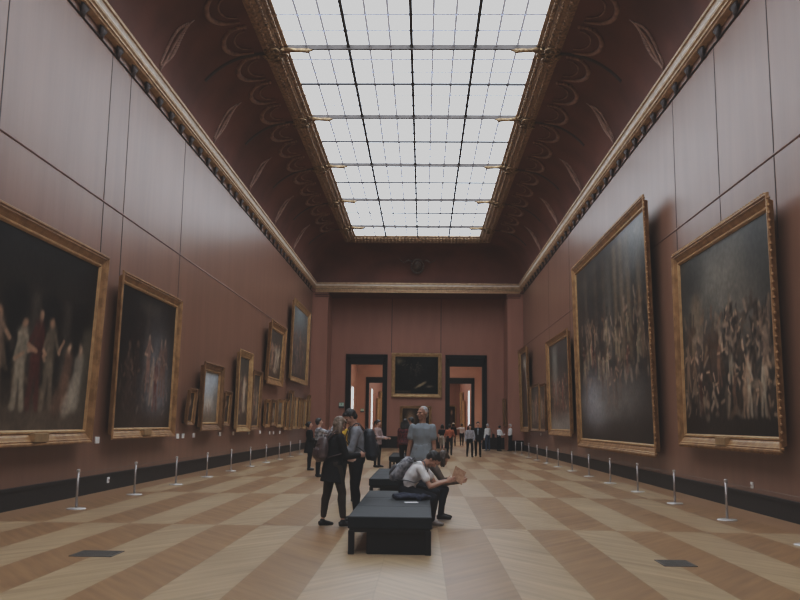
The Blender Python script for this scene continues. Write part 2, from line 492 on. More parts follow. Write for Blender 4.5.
for side, sn in (('L', 'left'), ('R', 'right')):
    sw = swag_mesh(side); me = bpy.data.meshes.new('plaster_swag'); sw.to_mesh(me); sw.free(); me.materials.append(M_relief)
    pm = plume_mesh(side); me2 = bpy.data.meshes.new('plaster_plume'); pm.to_mesh(me2); pm.free(); me2.materials.append(M_relief)
    for mm in (me, me2):
        for p in mm.polygons: p.use_smooth = True
    for i, yb in enumerate(NB):
        if yb < 11: continue
        for k in range(3):
            yy = yb - 5.6 + 5.6 * (k + .5) / 3
            if yy > 48.2: continue
            o = link('relief_swag', me, parent=cv); o.location = (0, yy, 0)
        o = link('relief_plume', me2, parent=cv); o.location = (0, yb - 2.8, 0)
        # narrow rib of the cove at each beam
        bm = bmesh.new(); loft(bm, [cove_world(side, .42 + .58 * q / 10, yb, 0) for q in range(11)], [(.09, .035)] * 11, side=(0, 1, 0), n=6)
        obj('cove_rib', bm, M_dark, cv)
bm = bmesh.new()
c = Vector((-.42, YE - .60, 10.95))
tl = Matrix.Rotation(R(38), 3, 'X')
ball(bm, c, (.26, .08, .36), tl); ball(bm, c + Vector((0, -.08, 0)), (.17, .07, .24), tl)
for k in range(18):
    a = 2 * PI * k / 18
    ball(bm, c + tl @ Vector((.36 * math.cos(a), -.02, .46 * math.sin(a))), (.08, .05, .08), sub=1)
for sg in (-1, 1):
    loft(bm, [c + tl @ Vector((sg * x_, -.03, z_)) for x_, z_ in ((.3, .35), (.55, .42), (.8, .25), (.95, .35), (1.1, .5))], [.05, .06, .05, .04, .02], n=6)
obj('relief_cartouche', bm, mat('cartouche_bronze', (.1, .06, .04), .5, c2=(.05, .03, .022), scale=10), cv, True)

# ------------------------------------------------------------------ doors (black casings) and the rooms beyond
def casing(name, x0, x1, h, y, fw, top, lab, depth=.18):
    bm = bmesh.new()
    ox0, ox1, oz = x0 - fw, x1 + fw, h + top
    for a, b_, pr in ((0, .34, .12), (.34, .75, .06), (.75, 1, .09)):
        for s in (0, 1):
            if s == 0: xa, xb = ox0 + fw * a, ox0 + fw * b_
            else: xa, xb = ox1 - fw * b_, ox1 - fw * a
            box(bm, xa, xb, y - pr, y + depth, 0, oz - top * a)
        box(bm, ox0 + fw * a, ox1 - fw * a, y - pr, y + depth, oz - top * b_, oz - top * a)
    # jamb lining through the wall
    box(bm, x0 - .03, x0 + .02, y, y + .4, 0, h); box(bm, x1 - .02, x1 + .03, y, y + .4, 0, h); box(bm, x0, x1, y, y + .4, h - .02, h + .03)
    return struct(obj(name, bm, M_doorblk), lab, 'doorway')
casing('door_1', *D1[:2], D1[2], YW, .29, .6, 'left doorway with heavy black casing in the end wall')
casing('door_2', *D2[:2], D2[2], YW, .26, .68, 'right doorway with heavy black casing in the end wall')
casing('door_3', *D3[:2], D3[2], Y3, .26, .5, 'black cased doorway seen through the left doorway')
casing('door_4', *D4[:2], D4[2], Y3, .26, .5, 'black cased doorway seen through the right doorway')
wall_with_doors('wall_far_room', XL, XR, Y3, Y3 + .35, 8.5, [D3, D4], M_orange)['label'] = 'orange lit wall of the next room with two doorways'
AX0, AX1 = -6.15, 5.72
bm = bmesh.new(); box(bm, AX0 - .3, AX0, YW + .35, Y3, 0, 8.5)
struct(obj('wall_next_left', bm, M_orange), 'orange left wall of the next room', 'wall')
bm = bmesh.new(); box(bm, AX1, AX1 + .3, YW + .35, Y3, 0, 8.5)
struct(obj('wall_next_right', bm, M_orange), 'orange right wall of the next room', 'wall')
bm = bmesh.new(); box(bm, AX0 - .3, AX1 + .3, YW + .35, Y3 + .35, 8.5, 8.7)
struct(obj('ceiling_next', bm, M_ceilfar), 'pale ceiling of the next room', 'ceiling')
bm = bmesh.new(); box(bm, -3.2, 2.6, YW + 4, Y3 - 4, 8.44, 8.48)
struct(obj('window_2', bm, emis('next_room_added_light', (1, .97, .93), 3.6)), 'added light panel on the next room ceiling, out of view', 'skylight')  # glowing ceiling panel added out of sight to light this room
bm = bmesh.new(); box(bm, -5.9, -5.6, Y3 + .35, Y4, 0, 8.5)
struct(obj('wall_last_left', bm, M_wallend), 'red left wall of the last room', 'wall')
bm = bmesh.new(); box(bm, 5.1, 5.4, Y3 + .35, Y4, 0, 8.5)
struct(obj('wall_last_right', bm, M_wallend), 'red right wall of the last room', 'wall')
bm = bmesh.new(); box(bm, -5.9, 5.4, Y4, Y4 + .3, 0, 8.5)
struct(obj('wall_last_end', bm, M_wallend), 'red end wall of the last room', 'wall')
bm = bmesh.new(); box(bm, -5.9, 5.4, Y3 + .35, Y4 + .3, 8.5, 8.7)
struct(obj('ceiling_last', bm, M_ceilfar), 'pale ceiling of the last room', 'ceiling')
bm = bmesh.new(); box(bm, -3, 2.4, Y3 + 4, Y4 - 4, 8.44, 8.48)
struct(obj('window_3', bm, emis('last_room_added_light', (1, .97, .93), 2.6)), 'added light panel on the last room ceiling, out of view', 'skylight')  # unseen emissive panel, added to light the last room
def window(n, X, s, y0, y1, z0, z1, lab):
    w = empty('window_%d' % n, (X, (y0 + y1) / 2, z0)); struct(w, lab, 'window')
    hy = (y1 - y0) / 2; hz = z1 - z0
    bm = bmesh.new(); box(bm, 0, s * .03, -hy, hy, 0, hz); obj('pane', bm, M_win, w)
    bm = bmesh.new()
    for a in (-hy - .06, -.03, hy): box(bm, 0, s * .07, a, a + .06, -.06, hz + .06)
    for c_ in range(5): box(bm, 0, s * .06, -hy, hy, hz * c_ / 4 - .03, hz * c_ / 4 + .03)
    obj('window_frame', bm, M_white, w)
window(4, AX0, 1, 72.6, 74.4, .3, 4.6, 'bright tall window in the next room seen through the left doorway')
window(5, AX1, -1, 73.0, 77.0, .3, 3.9, 'bright tall window in the next room seen through the right doorway')
window(6, -5.6, 1, 91.5, 93.5, .3, 5.2, 'bright strip of window in the last room on the left')
window(7, 5.1, -1, 93.5, 96.0, .3, 5.2, 'bright strip of window in the last room on the right')

# ------------------------------------------------------------------ paintings
def vnoise(rng, W, H, cells):
    g = rng.random((cells + 2, cells + 2)); 
    x = np.linspace(0, cells, W); y = np.linspace(0, cells, H)
    xi = x.astype(int); yi = y.astype(int); fx = x - xi; fy = y - yi
    fx = fx * fx * (3 - 2 * fx); fy = fy * fy * (3 - 2 * fy)
    a = g[np.ix_(yi, xi)]; b_ = g[np.ix_(yi, xi + 1)]; c_ = g[np.ix_(yi + 1, xi)]; d = g[np.ix_(yi + 1, xi + 1)]
    return (a * (1 - fx) + b_ * fx) * (1 - fy)[:, None] + (c_ * (1 - fx) + d * fx) * fy[:, None]

class Painter:
    def __init__(s, W, H, asp, seed, top, bot):
        s.W, s.H, s.asp = W, H, asp
        s.rng = np.random.default_rng(seed)
        s.U, s.V = np.meshgrid(np.linspace(0, 1, W), np.linspace(0, 1, H))
        s.n1 = vnoise(s.rng, W, H, 6); s.n2 = vnoise(s.rng, W, H, 18); s.n3 = vnoise(s.rng, W, H, 40)
        t = s.V[..., None]
        s.C = np.array(bot) * (1 - t) + np.array(top) * t
        s.wu = (s.n2 - .5) * .03; s.wv = (vnoise(s.rng, W, H, 15) - .5) * .03
    def mixm(s, m, c, k=1):
        m = np.clip(m * k, 0, 1)[..., None]; s.C = s.C * (1 - m) + np.array(c) * m
    def blob(s, u, v, ru, rv, c, k=1, ang=0, hard=2.):
        du = (s.U + s.wu - u); dv = (s.V + s.wv - v)
        ca, sa = math.cos(ang), math.sin(ang)
        x = (du * ca * s.asp + dv * sa) / (ru * s.asp); y = (-du * s.asp * sa + dv * ca) / rv
        s.mixm(np.exp(-(x * x + y * y) ** (hard / 2)), c, k)
    def stroke(s, a, b_, r, c, k=1):
        ax, ay = a; bx, by = b_
        px = (s.U + s.wu * .4 - ax) * s.asp; py = s.V + s.wv * .4 - ay
        dx = (bx - ax) * s.asp; dy = by - ay
        t = np.clip((px * dx + py * dy) / (dx * dx + dy * dy + 1e-9), 0, 1)
        d = np.hypot(px - t * dx, py - t * dy) / r
        s.mixm(np.exp(-d ** 3), c, k)
    def figure(s, u, v, h, c, skin=(.30, .19, .12), k=.8):
        rg = s.rng; w = h / s.asp
        ln = rg.uniform(-.1, .1) * w
        s.stroke((u - .07 * w, v), (u - .03 * w, v + .48 * h), .05 * h, c, k)
        s.stroke((u + .1 * w, v), (u + .03 * w, v + .48 * h), .05 * h, c, k)
        s.stroke((u, v + .42 * h), (u + ln, v + .8 * h), .095 * h, c, k)
        for sg in (-1, 1):
            e = (u + ln + sg * rg.uniform(.1, .2) * w, v + rg.uniform(.5, .72) * h)
            s.stroke((u + ln + sg * .07 * w, v + .78 * h), e, .032 * h, c, k)
            s.stroke(e, (e[0] + rg.uniform(-.1, .18) * w, e[1] + rg.uniform(-.12, .15) * h), .026 * h, skin, k)
        s.blob(u + ln * 1.2, v + .92 * h, .048 * w, .062 * h, skin, k, hard=3)
    def crowd(s, n, u0, u1, v0, v1, h, cols, k=.7, skin=(.28, .18, .115)):
        vs = sorted([s.rng.uniform(v0, v1) for _ in range(n)], reverse=True)
        for v in vs:
            c = cols[s.rng.integers(len(cols))]; q = s.rng.uniform(.6, 1.25)
            s.figure(s.rng.uniform(u0, u1), v, h * s.rng.uniform(.85, 1.1), tuple(x * q for x in c), skin, k)
    def dabs(s, n, u0, u1, v0, v1, size, cols, k=.6, tilt=.9):
        """short painterly touches that build up drapery, horses, rocks and limbs"""
        rg = s.rng
        for _ in range(n):
            u = rg.uniform(u0, u1); v = rg.uniform(v0, v1); a = rg.normal(PI / 2, tilt); l = size * rg.uniform(.4, 1.3)
            c = cols[rg.integers(len(cols))]; q = rg.uniform(.5, 1.3)
            s.stroke((u, v), (u + math.cos(a) * l / s.asp, v + math.sin(a) * l), size * rg.uniform(.15, .35), tuple(x * q for x in c), k)
    def rect(s, u0, u1, v0, v1, c, k=1, soft=.012):
        m = 1 / (1 + np.exp(-(s.U - u0) / soft)) / (1 + np.exp((s.U - u1) / soft)) / (1 + np.exp(-(s.V - v0) / soft)) / (1 + np.exp((s.V - v1) / soft))
        s.mixm(m, c, k)
    def done(s, amp=.45):
        f = 1 + amp * ((s.n1 - .5) * 1.0 + (s.n2 - .5) * .5 + (s.n3 - .5) * .5)
        vg = 1 - .35 * (np.abs(s.U - .5) * 2) ** 3
        lum = s.C.mean(axis=2, keepdims=True)
        return np.clip(s.C * (f * vg)[..., None] * (.85 + .75 * np.clip((lum - .015) / .06, 0, 1)), 0.002, .8)

def painted_material(name, rough=.30):
    m, nt, b = nodes(name)
    a = N(nt, 'ShaderNodeVertexColor', layer_name='paint')
    tc = N(nt, 'ShaderNodeTexCoord'); nz = N(nt, 'ShaderNodeTexNoise'); nz.inputs['Scale'].default_value = 9; nz.inputs['Detail'].default_value = 6
    nt.links.new(tc.outputs['Object'], nz.inputs[0])
    mr = N(nt, 'ShaderNodeMapRange'); mr.inputs['To Min'].default_value = .6; mr.inputs['To Max'].default_value = 1.4
    nt.links.new(nz.outputs[0], mr.inputs[0])
    h = N(nt, 'ShaderNodeHueSaturation'); nt.links.new(a.outputs[0], h.inputs['Color']); nt.links.new(mr.outputs[0], h.inputs['Value'])
    nt.links.new(h.outputs[0], b.inputs['Base Color'])
    b.inputs['Roughness'].default_value = rough; b.inputs['Specular IOR Level'].default_value = .07
    bp = N(nt, 'ShaderNodeBump'); bp.inputs['Strength'].default_value = .15; bp.inputs['Distance'].default_value = .01
    nt.links.new(nz.outputs[0], bp.inputs['Height']); nt.links.new(bp.outputs[0], b.inputs['Normal'])
    return m
M_paint = painted_material('varnished_oil_paint')

def canvas(w, h, img, y=-.03):
    H, W, _ = img.shape
    me = bpy.data.meshes.new('canvas')
    xs = np.linspace(-w / 2, w / 2, W); zs = np.linspace(0, h, H)
    X, Z = np.meshgrid(xs, zs)
    verts = np.stack([X.ravel(), np.full(X.size, y), Z.ravel()], 1)
    idx = np.arange(W * H).reshape(H, W)
    faces = np.stack([idx[:-1, :-1].ravel(), idx[:-1, 1:].ravel(), idx[1:, 1:].ravel(), idx[1:, :-1].ravel()], 1)
    me.from_pydata(verts.tolist(), [], faces.tolist())
    ca = me.color_attributes.new('paint', 'FLOAT_COLOR', 'POINT')
    ca.data.foreach_set('color', np.concatenate([img.reshape(-1, 3), np.ones((W * H, 1))], 1).astype(np.float32).ravel())
    return me

def frame_bm(w, h, fw, dep, beads=False):
    """mitred picture frame, outer size w x h, local x, z; front faces -y"""
    bm = bmesh.new()
    prof = [(.45, 0), (.35, -dep * .55), (.02, -dep * .72), (0, -dep * .85), (.06, -dep), (.16, -dep), (.22, -dep * .82), (.30, -dep * .86), (.36, -dep * .70), (.55, -dep * .55), (.72, -dep * .36), (.74, -dep * .2), (.74, 0)]
    rings = []
    for t, y in prof:
        d = t * fw
        rings.append([bm.verts.new(p) for p in ((-w / 2 + d, y, d), (w / 2 - d, y, d), (w / 2 - d, y, h - d), (-w / 2 + d, y, h - d))])
    for a, b_ in zip(rings, rings[1:]):
        for k in range(4): bm.faces.new((a[k], a[(k + 1) % 4], b_[(k + 1) % 4], b_[k]))
    bm.faces.new(rings[0])   # back board
    if beads:
        st = .13; r = .035
        n = int(h / st)
        for k in range(n):
            for sx in (-1, 1):
                bmesh.ops.create_icosphere(bm, subdivisions=1, radius=r, matrix=Matrix.Translation((sx * (w / 2 + .005), -dep * .8, (k + .5) * st)))
        for k in range(int(w / st)):
            for z in (0, h):
                bmesh.ops.create_icosphere(bm, subdivisions=1, radius=r, matrix=Matrix.Translation((-w / 2 + (k + .5) * st, -dep * .8, z)))
    return bm

def slip_bm(w, h, fw, dep):
    bm = bmesh.new(); rings = []
    for t, y in [(.73, -dep * .2), (.73, -dep * .40), (.78, -dep * .50), (.88, -dep * .48), (.94, -dep * .3), (1, -.02), (1.01, -.005)]:
        d = t * fw
        rings.append([bm.verts.new(p) for p in ((-w / 2 + d, y, d), (w / 2 - d, y, d), (w / 2 - d, y, h - d), (-w / 2 + d, y, h - d))])
    for a, b_ in zip(rings, rings[1:]):
        for k in range(4): bm.faces.new((a[k], a[(k + 1) % 4], b_[(k + 1) % 4], b_[k]))
    return bm

def painting(side, a0, a1, z0, z1, front, lean, fw, dep, img, gm, label, group=None, cat='painting', beads=False, plate=False, X=None, name='painting'):
    off = max(front - dep, .01)
    w = abs(a1 - a0); h = (z1 - z0) / math.cos(lean); mid = (a0 + a1) / 2
    if side == 'L': loc = ((X if X is not None else XL) + off, mid, z0); rz = PI / 2
    elif side == 'R': loc = ((X if X is not None else XR) - off, mid, z0); rz = -PI / 2
    else: loc = (mid, (X if X is not None else YW) - off, z0); rz = 0
    e = empty(name, loc, (lean, 0, rz)); tag(e, label, cat, group)
    obj('frame', frame_bm(w, h, fw, dep, beads), gm, e)
    obj('inner_slip', slip_bm(w, h, fw, dep), M_slip, e)
    cme = canvas(w - 2 * fw + .02, h - 2 * fw + .02, img); c_ = link('canvas', cme, M_paint, e); c_.location = (0, 0, fw - .01)
    if plate:
        bm = bmesh.new(); rbox(bm, -.28, .28, -dep * .9 - .03, -dep * .4, fw * .25, fw * .8, .02)
        obj('nameplate', bm, M_plate, e)
    bm = bmesh.new(); box(bm, -.3 * w, .3 * w, -.01, off + .005, h * .04, h * .04 + .05)
    obj('wall_batten', bm, M_dark, e)
    return e

dk = (.012, .011, .010); br_ = (.05, .03, .02)
# left wall, nearest: dark interior with arches and draped figures
p = Painter(150, 150, 1.0, 1, (.010, .010, .010), (.045, .030, .020))
for k, u in enumerate((.22, .55, .86)):
    p.rect(u - .11, u + .11, .25, .66, (.007, .007, .007), .9, .02); p.blob(u, .66, .11, .10, (.007, .007, .007), .9, hard=6)
for u in (.385, .705): p.rect(u - .03, u + .03, .22, .72, (.045, .036, .028), .85)
p.rect(-1, 2, -1, .12, (.075, .052, .035), .9, .03)
p.rect(.90, 1.2, .1, .6, (.085, .068, .046), .7); p.dabs(30, .0, .65, .12, .5, .07, [(.05, .035, .025), (.03, .02, .015), (.08, .055, .035)], .6)
for u, c_, hh in ((.10, (.14, .09, .06), .50), (.30, (.17, .14, .10), .46), (.43, (.07, .018, .014), .52), (.56, (.10, .075, .05), .50)): p.figure(u, .12, hh, c_, (.22, .13, .08), .75)
for u, c_ in ((.74, (.10, .055, .035)), (.86, (.2, .17, .13))):
    p.stroke((u, .15), (u + .02, .40), .05, c_, .8); p.stroke((u - .08, .12), (u, .28), .05, c_, .7); p.blob(u + .02, .46, .022, .03, (.26, .17, .11), .8)
painting('L', 12.30, 16.92, 1.05, 4.80, .28, .035, .27, .15, p.done(), M_gold, 'nearest large gilt framed painting on left wall, robed figures before dark arches', plate=True, beads=False)
# second on left
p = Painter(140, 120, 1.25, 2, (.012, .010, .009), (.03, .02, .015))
p.rect(.45, .5, .1, .95, (.05, .038, .028), .7); p.rect(.3, .7, .86, .95, (.05, .04, .03), .5)
p.blob(.70, .36, .26, .36, (.11, .108, .112), .9); p.rect(-1, 2, -1, .10, (.05, .032, .022), .9, .03)  # pale blob is a varnish reflection painted into the canvas colours
p.rect(.02, .35, .4, .9, (.008, .008, .008), .8, .05); p.dabs(50, .05, .95, .1, .45, .06, [(.09, .06, .045), (.05, .035, .028), (.13, .10, .085)], .5)
p.crowd(5, .5, .85, .12, .3, .42, [(.13, .07, .05), (.2, .15, .11), (.11, .035, .025)], .6, (.22, .15, .1))
p.crowd(3, .1, .35, .1, .2, .5, [(.04, .025, .02)], .6, (.1, .06, .04))
painting('L', 18.0, 22.6, 1.09, 4.73, .28, .012, .25, .15, p.done(), M_gold, 'second large painting from camera on left wall, dark interior with painted pale reflection at right', plate=True)

def small(seed, kind=0, W=60, H=80, asp=.8):
    if kind == 0:   # dark portrait
        p = Painter(W, H, asp, seed, (.03, .022, .016), (.035, .022, .016))
        p.blob(.5, .32, .32, .3, (.05, .03, .025), .9, hard=3); p.blob(.5, .66, .13, .12, (.28, .18, .12), .85, hard=3)
    elif kind == 1:  # figures
        p = Painter(W, H, asp, seed, (.05, .045, .038), (.06, .04, .028))
        p.dabs(50, .1, .9, .1, .7, .12, [(.16, .08, .05), (.2, .15, .1), (.08, .05, .04)], .6); p.crowd(3, .2, .8, .1, .3, .5, [(.2, .12, .08), (.24, .2, .15)], .75)
    elif kind == 2:  # warm brown landscape
        p = Painter(W, H, asp, seed, (.12, .11, .10), (.06, .04, .025))
        p.blob(.3, .45, .3, .15, (.05, .035, .02), .8); p.crowd(3, .3, .8, .1, .2, .3, [(.12, .08, .05)], .7)
    return p.done()
# left wall, the rest of the line
p = Painter(80, 110, 1.0, 9, (.27, .31, .34), (.10, .075, .05))
p.blob(.35, .75, .3, .22, (.36, .39, .41), .6); p.blob(.45, .36, .4, .16, (.34, .30, .25), .8); p.rect(-1, 2, -1, .16, (.12, .085, .055), .85, .05)
p.blob(.85, .4, .15, .3, (.12, .10, .08), .7); p.crowd(4, .2, .7, .08, .18, .25, [(.15, .1, .07)], .6)
painting('L', 23.98, 24.78, 1.39, 2.43, .2, .08, .13, .12, small(11, 0), M_gold2, 'small gilt framed portrait left of the pale sky painting', name='portrait_painting')
painting('L', 25.23, 27.74, 1.21, 3.28, .30, .02, .27, .18, p.done(.2), M_gold2, 'gilt framed painting with pale blue grey sky on left wall')
painting('L', 28.41, 29.37, 1.35, 2.52, .2, .05, .15, .12, small(12, 0), M_gold2, 'small bronze framed portrait right of the pale sky painting', name='portrait_painting')
painting('L', 30.16, 32.53, 1.13, 4.09, .28, .01, .26, .16, small(13, 1), M_gold3, 'tall bright gilt painting with standing figures, left wall past the pale sky one')
painting('L', 32.81, 34.63, 1.18, 3.51, .24, .03, .18, .14, small(14, 1), M_gold2, 'gilt framed painting between the tall bright one and low row of frames')
painting('L', 35.71, 39.72, 3.11, 5.86, .28, .05, .36, .18, small(15, 1), M_gold, 'brown figure painting hung high above the row, nearer of two', name='painting')
p = Painter(90, 90, 1.3, 21, (.13, .15, .15), (.045, .032, .024))
p.blob(.5, .35, .5, .3, (.05, .04, .032), .8); p.dabs(90, .05, .95, .05, .6, .09, [(.12, .06, .045), (.09, .08, .08), (.17, .13, .09)], .6); p.crowd(7, .1, .9, .05, .4, .35, [(.12, .06, .045), (.09, .08, .08), (.15, .11, .08)], .8)
painting('L', 42.06, 48.14, 3.55, 7.72, .28, .02, .30, .15, p.done(), M_gold3, 'large painting with blue sky hung highest at far end of left wall')
rowp = [(36.04, 37.21, 1.27, 2.47), (37.57, 38.84, 1.33, 2.5), (39.12, 40.65, 1.26, 2.56), (41.11, 42.2, 1.13, 2.61), (42.4, 43.62, 1.1, 3.1), (43.94, 44.97, 1.16, 2.8), (45.15, 46.24, 1.15, 2.83), (46.43, 47.3, 1.15, 2.82), (47.45, 48.59, 1.14, 2.79), (49.22, 50.3, 1.13, 3.1)]
ordn = ['first', 'second', 'third', 'fourth', 'fifth, tallest', 'sixth', 'seventh', 'eighth', 'ninth', 'last']
for i, (a, b_, c_, d) in enumerate(rowp):
    painting('L', a, b_, c_, d, .18, .03, .15, .12, small(30 + i, i % 3, 36, 44), (M_gold, M_gold2, M_gold3)[i % 3], '%s small gilt painting in the low row along far left wall' % ordn[i], 'low row of gilt paintings')
# right wall
p = Painter(160, 140, 1.3, 3, (.045, .046, .042), (.022, .017, .013))
p.blob(.5, .8, .42, .22, (.12, .11, .09), .85); p.blob(.72, .6, .2, .25, (.10, .085, .068), .75); p.blob(.9, .85, .2, .2, (.03, .03, .028), .6)
p.blob(.15, .85, .2, .15, (.03, .03, .028), .7); p.rect(.06, .20, .30, .62, (.085, .048, .03), .8, .02); p.rect(.13, .26, .45, .74, (.13, .095, .06), .8, .02); p.rect(.26, .5, .32, .56, (.07, .042, .028), .8, .03); p.rect(.16, .23, .70, .78, (.10, .07, .045), .7)
p.dabs(160, .0, 1.0, .08, .62, .07, [(.13, .085, .05), (.07, .045, .03), (.20, .145, .10), (.035, .025, .018), (.09, .05, .03), (.16, .12, .085)], .6)
p.crowd(16, .02, 1.0, .08, .36, .26, [(.17, .11, .07), (.10, .055, .035), (.22, .18, .13), (.045, .03, .022), (.09, .03, .02), (.06, .045, .035)], .7, (.24, .155, .10))
p.crowd(8, .55, .98, .3, .42, .24, [(.05, .035, .028), (.12, .08, .055)], .7, (.25, .17, .11))
p.dabs(90, .5, 1.0, .35, .62, .05, [(.03, .022, .018), (.07, .05, .035), (.14, .10, .07)], .7)
p.dabs(60, .0, 1.0, .08, .5, .035, [(.30, .21, .14), (.22, .15, .10)], .7)
p.rect(-1, 2, -1, .10, (.028, .02, .014), .7, .05)
painting('R', 14.0, 19.55, 1.10, 5.43, .28, .006, .27, .16, p.done(.35), M_gold, 'nearest large painting on right wall, crowd below a smoky sky and tower', beads=True, plate=True)
p = Painter(170, 160, 1.5, 4, (.045, .042, .038), (.014, .012, .011))
for u in (.16, .33, .46, .62, .70, .78, .90): p.rect(u - .018, u + .02, .38, .97, (.13, .095, .06) if u > .6 else (.075, .06, .045), .8, .01)
p.rect(.50, .56, .4, .97, (.09, .08, .065), .6); p.blob(.92, .9, .2, .12, (.15, .16, .16), .8)
p.dabs(240, .05, 1.0, .28, .66, .045, [(.13, .085, .05), (.07, .045, .03), (.20, .145, .10), (.035, .025, .018), (.09, .05, .03), (.16, .12, .085)], .6, .5)
p.crowd(26, .08, .98, .30, .52, .14, [(.16, .10, .06), (.11, .04, .028), (.2, .16, .1), (.05, .035, .028)], .75, (.3, .2, .13))
p.blob(.26, .20, .20, .14, (.20, .205, .215), .9); p.blob(.6, .20, .34, .13, (.10, .095, .085), .85); p.crowd(6, .1, .7, .15, .25, .2, [(.1, .07, .055)], .5)  # low grey-blue glow: reflected light painted into the canvas
p.rect(-1, 2, -1, .07, (.035, .027, .02), .8, .03)
painting('R', 21.42, 32.06, .77, 7.43, .30, .02, .30, .17, p.done(.35), M_gold, 'largest painting on right wall, tall columns over a crowded ceremony', beads=True)
p = Painter(110, 110, 1.3, 5, (.05, .047, .043), (.045, .032, .025))
p.rect(.22, .38, .35, .95, (.17, .165, .14), .8, .03); p.dabs(120, .05, .95, .12, .6, .06, [(.14, .05, .035), (.10, .07, .05), (.20, .15, .10)], .6); p.crowd(9, .1, .9, .12, .3, .3, [(.13, .045, .035), (.13, .09, .06), (.06, .04, .03)], .75); p.rect(-1, 2, -1, .13, (.20, .18, .155), .8, .04)
painting('R', 33.67, 39.66, 1.08, 5.35, .28, .02, .28, .16, p.done(), M_gold, 'tall painting beyond the largest one on right wall, red robed group', plate=False)
painting('R', 41.19, 43.38, 1.21, 3.54, .2, .0, .13, .1, small(50, 1), M_gold2, 'small painting on right wall directly beyond the red robed group')
painting('R', 43.49, 46.93, 1.20, 3.63, .2, .0, .13, .1, small(51, 1), M_gold2, 'second small painting on right wall beyond the red robed group')
p = Painter(60, 90, 1.0, 52, (.04, .03, .024), (.03, .02, .016)); p.blob(.55, .86, .2, .07, (.4, .38, .32), .9); p.stroke((.6, .85), (.75, .5), .04, (.35, .33, .28), .8)
painting('R', 46.98, 50.9, 1.12, 5.90, .28, .025, .30, .16, p.done(), M_gold, 'tall narrow looking gilt painting at far end of right wall')
painting('R', 51.9, 53.3, 1.4, 3.1, .12, .02, .12, .1, small(53, 0), M_gold2, 'gilt frame hung on the side of the recess behind the white haired visitors', X=RX1)
# end wall
p = Painter(100, 90, 1.2, 6, (.012, .013, .013), (.014, .014, .013))
p.blob(.08, .88, .08, .08, (.12, .09, .05), .8); p.crowd(5, .1, .6, .45, .6, .3, [(.035, .03, .025)], .7, (.08, .06, .04))
p.blob(.6, .24, .13, .04, (.22, .17, .10), .95, ang=.5, hard=4); p.blob(.8, .2, .07, .025, (.12, .09, .06), .8); p.stroke((.0, .06), (.35, .05), .03, (.06, .045, .03), .8)
painting('E', -2.01, 1.15, 3.14, 5.92, .18, .02, .24, .14, p.done(), M_gold3, 'gilt framed dark landscape painting hung high between the two doorways')
p = Painter(60, 60, 1.1, 8, (.04, .025, .018), (.03, .02, .014)); p.blob(.3, .45, .14, .28, (.26, .16, .09), .85); p.blob(.7, .5, .15, .2, (.02, .016, .014), .8)
painting('E', -1.45, .53, 1.16, 2.62, .14, .02, .17, .1, p.done(), M_gold, 'small painting under the dark landscape, just behind the man in grey t-shirt')
# rooms beyond
for i, (s, a, b_, z0, z1) in enumerate((('L', 101, 105, 1.0, 4.6), ('L', 106.5, 111, 1.4, 5.6), ('L', 112.5, 117, 1.0, 4.4))):
    painting(s, a, b_, z0, z1, .08, .02, .3, .2, small(60 + i, 1, 24, 24), M_gold3, 'gilt painting in the last room seen through the left doorway', 'paintings beyond the left doorway', X=-5.6)
for i, (a, b_, z0, z1) in enumerate(((102, 106, 1.0, 4.4), (107.5, 113, 1.0, 5.6))):
    painting('R', a, b_, z0, z1, .08, .02, .3, .2, small(64 + i, 1, 24, 24), M_gold3, 'gilt painting in the last room seen through the right doorway', 'paintings beyond the right doorway', X=5.1)
painting('E', 3.4, 4.7, 1.3, 4.2, .06, .01, .18, .1, small(68, 0, 24, 24), M_gold, 'dark portrait on the last room end wall beyond right doorway', X=Y4)
painting('E', -4.7, -3.1, 1.3, 4.2, .06, .01, .18, .1, small(69, 0, 24, 24), M_gold, 'dark portrait on the last room end wall beyond left doorway', X=Y4)

# wall labels
def card(X, s, y, z, label, grp, w=.20, h=.135):
    bm = bmesh.new(); rbox(bm, min(0, s * .03), max(0, s * .03), -w / 2, w / 2, -h / 2, h / 2, .005, 1)
    o = obj('wall_label', bm, M_white); o.location = (X, y, z); tag(o, label, 'label', grp); return o
lefts = [(17.85, 'white wall label between the two nearest left paintings'), (23.75, 'white wall label just past the second left painting, nearer of a pair'), (24.3, 'white wall label just past the second left painting, farther of a pair'), (25.45, 'white wall label under the near edge of pale sky painting'), (28.75, 'white wall label under the far edge of pale sky painting'), (30.75, 'white wall label at near edge of tall bright painting'), (33.5, 'white wall label at far edge of tall bright painting'), (35.85, 'white wall label at near end of the low row')]
for y, l in lefts: card(XL, 1, y, 1.08, l, 'white wall labels')
for y in (38.1, 39.1, 40.8): card(XL, 1, y, 1.02, 'tiny white wall label under the low row of gilt paintings', 'wall labels under the low row')
for y, l in ((48.0, 'white wall label below the far tall painting on right wall'), (43.98, 'white wall label below the two small right wall paintings')): card(XR, -1, y, 1.05, l, 'white wall labels')
def socket(X, s, y, z, lab):
    e = empty('wall_socket', (X, y, z)); tag(e, lab, 'socket')
    bm = bmesh.new(); rbox(bm, min(0, s * .025), max(0, s * .025), -.05, .05, -.06, .06, .006, 1); obj('cover_plate', bm, M_white, e)
    bm = bmesh.new(); loft(bm, [(s * .02, 0, 0), (s * .035, 0, 0)], [.022, .02], side=(0, 1, 0)); obj('outlet', bm, M_steel, e)
socket(XR, -1, 16.0, .47, 'small pale socket low on right wall under the nearest painting')
socket(XL + .05, 1, 18.5, .22, 'small white socket on left baseboard between near posts')
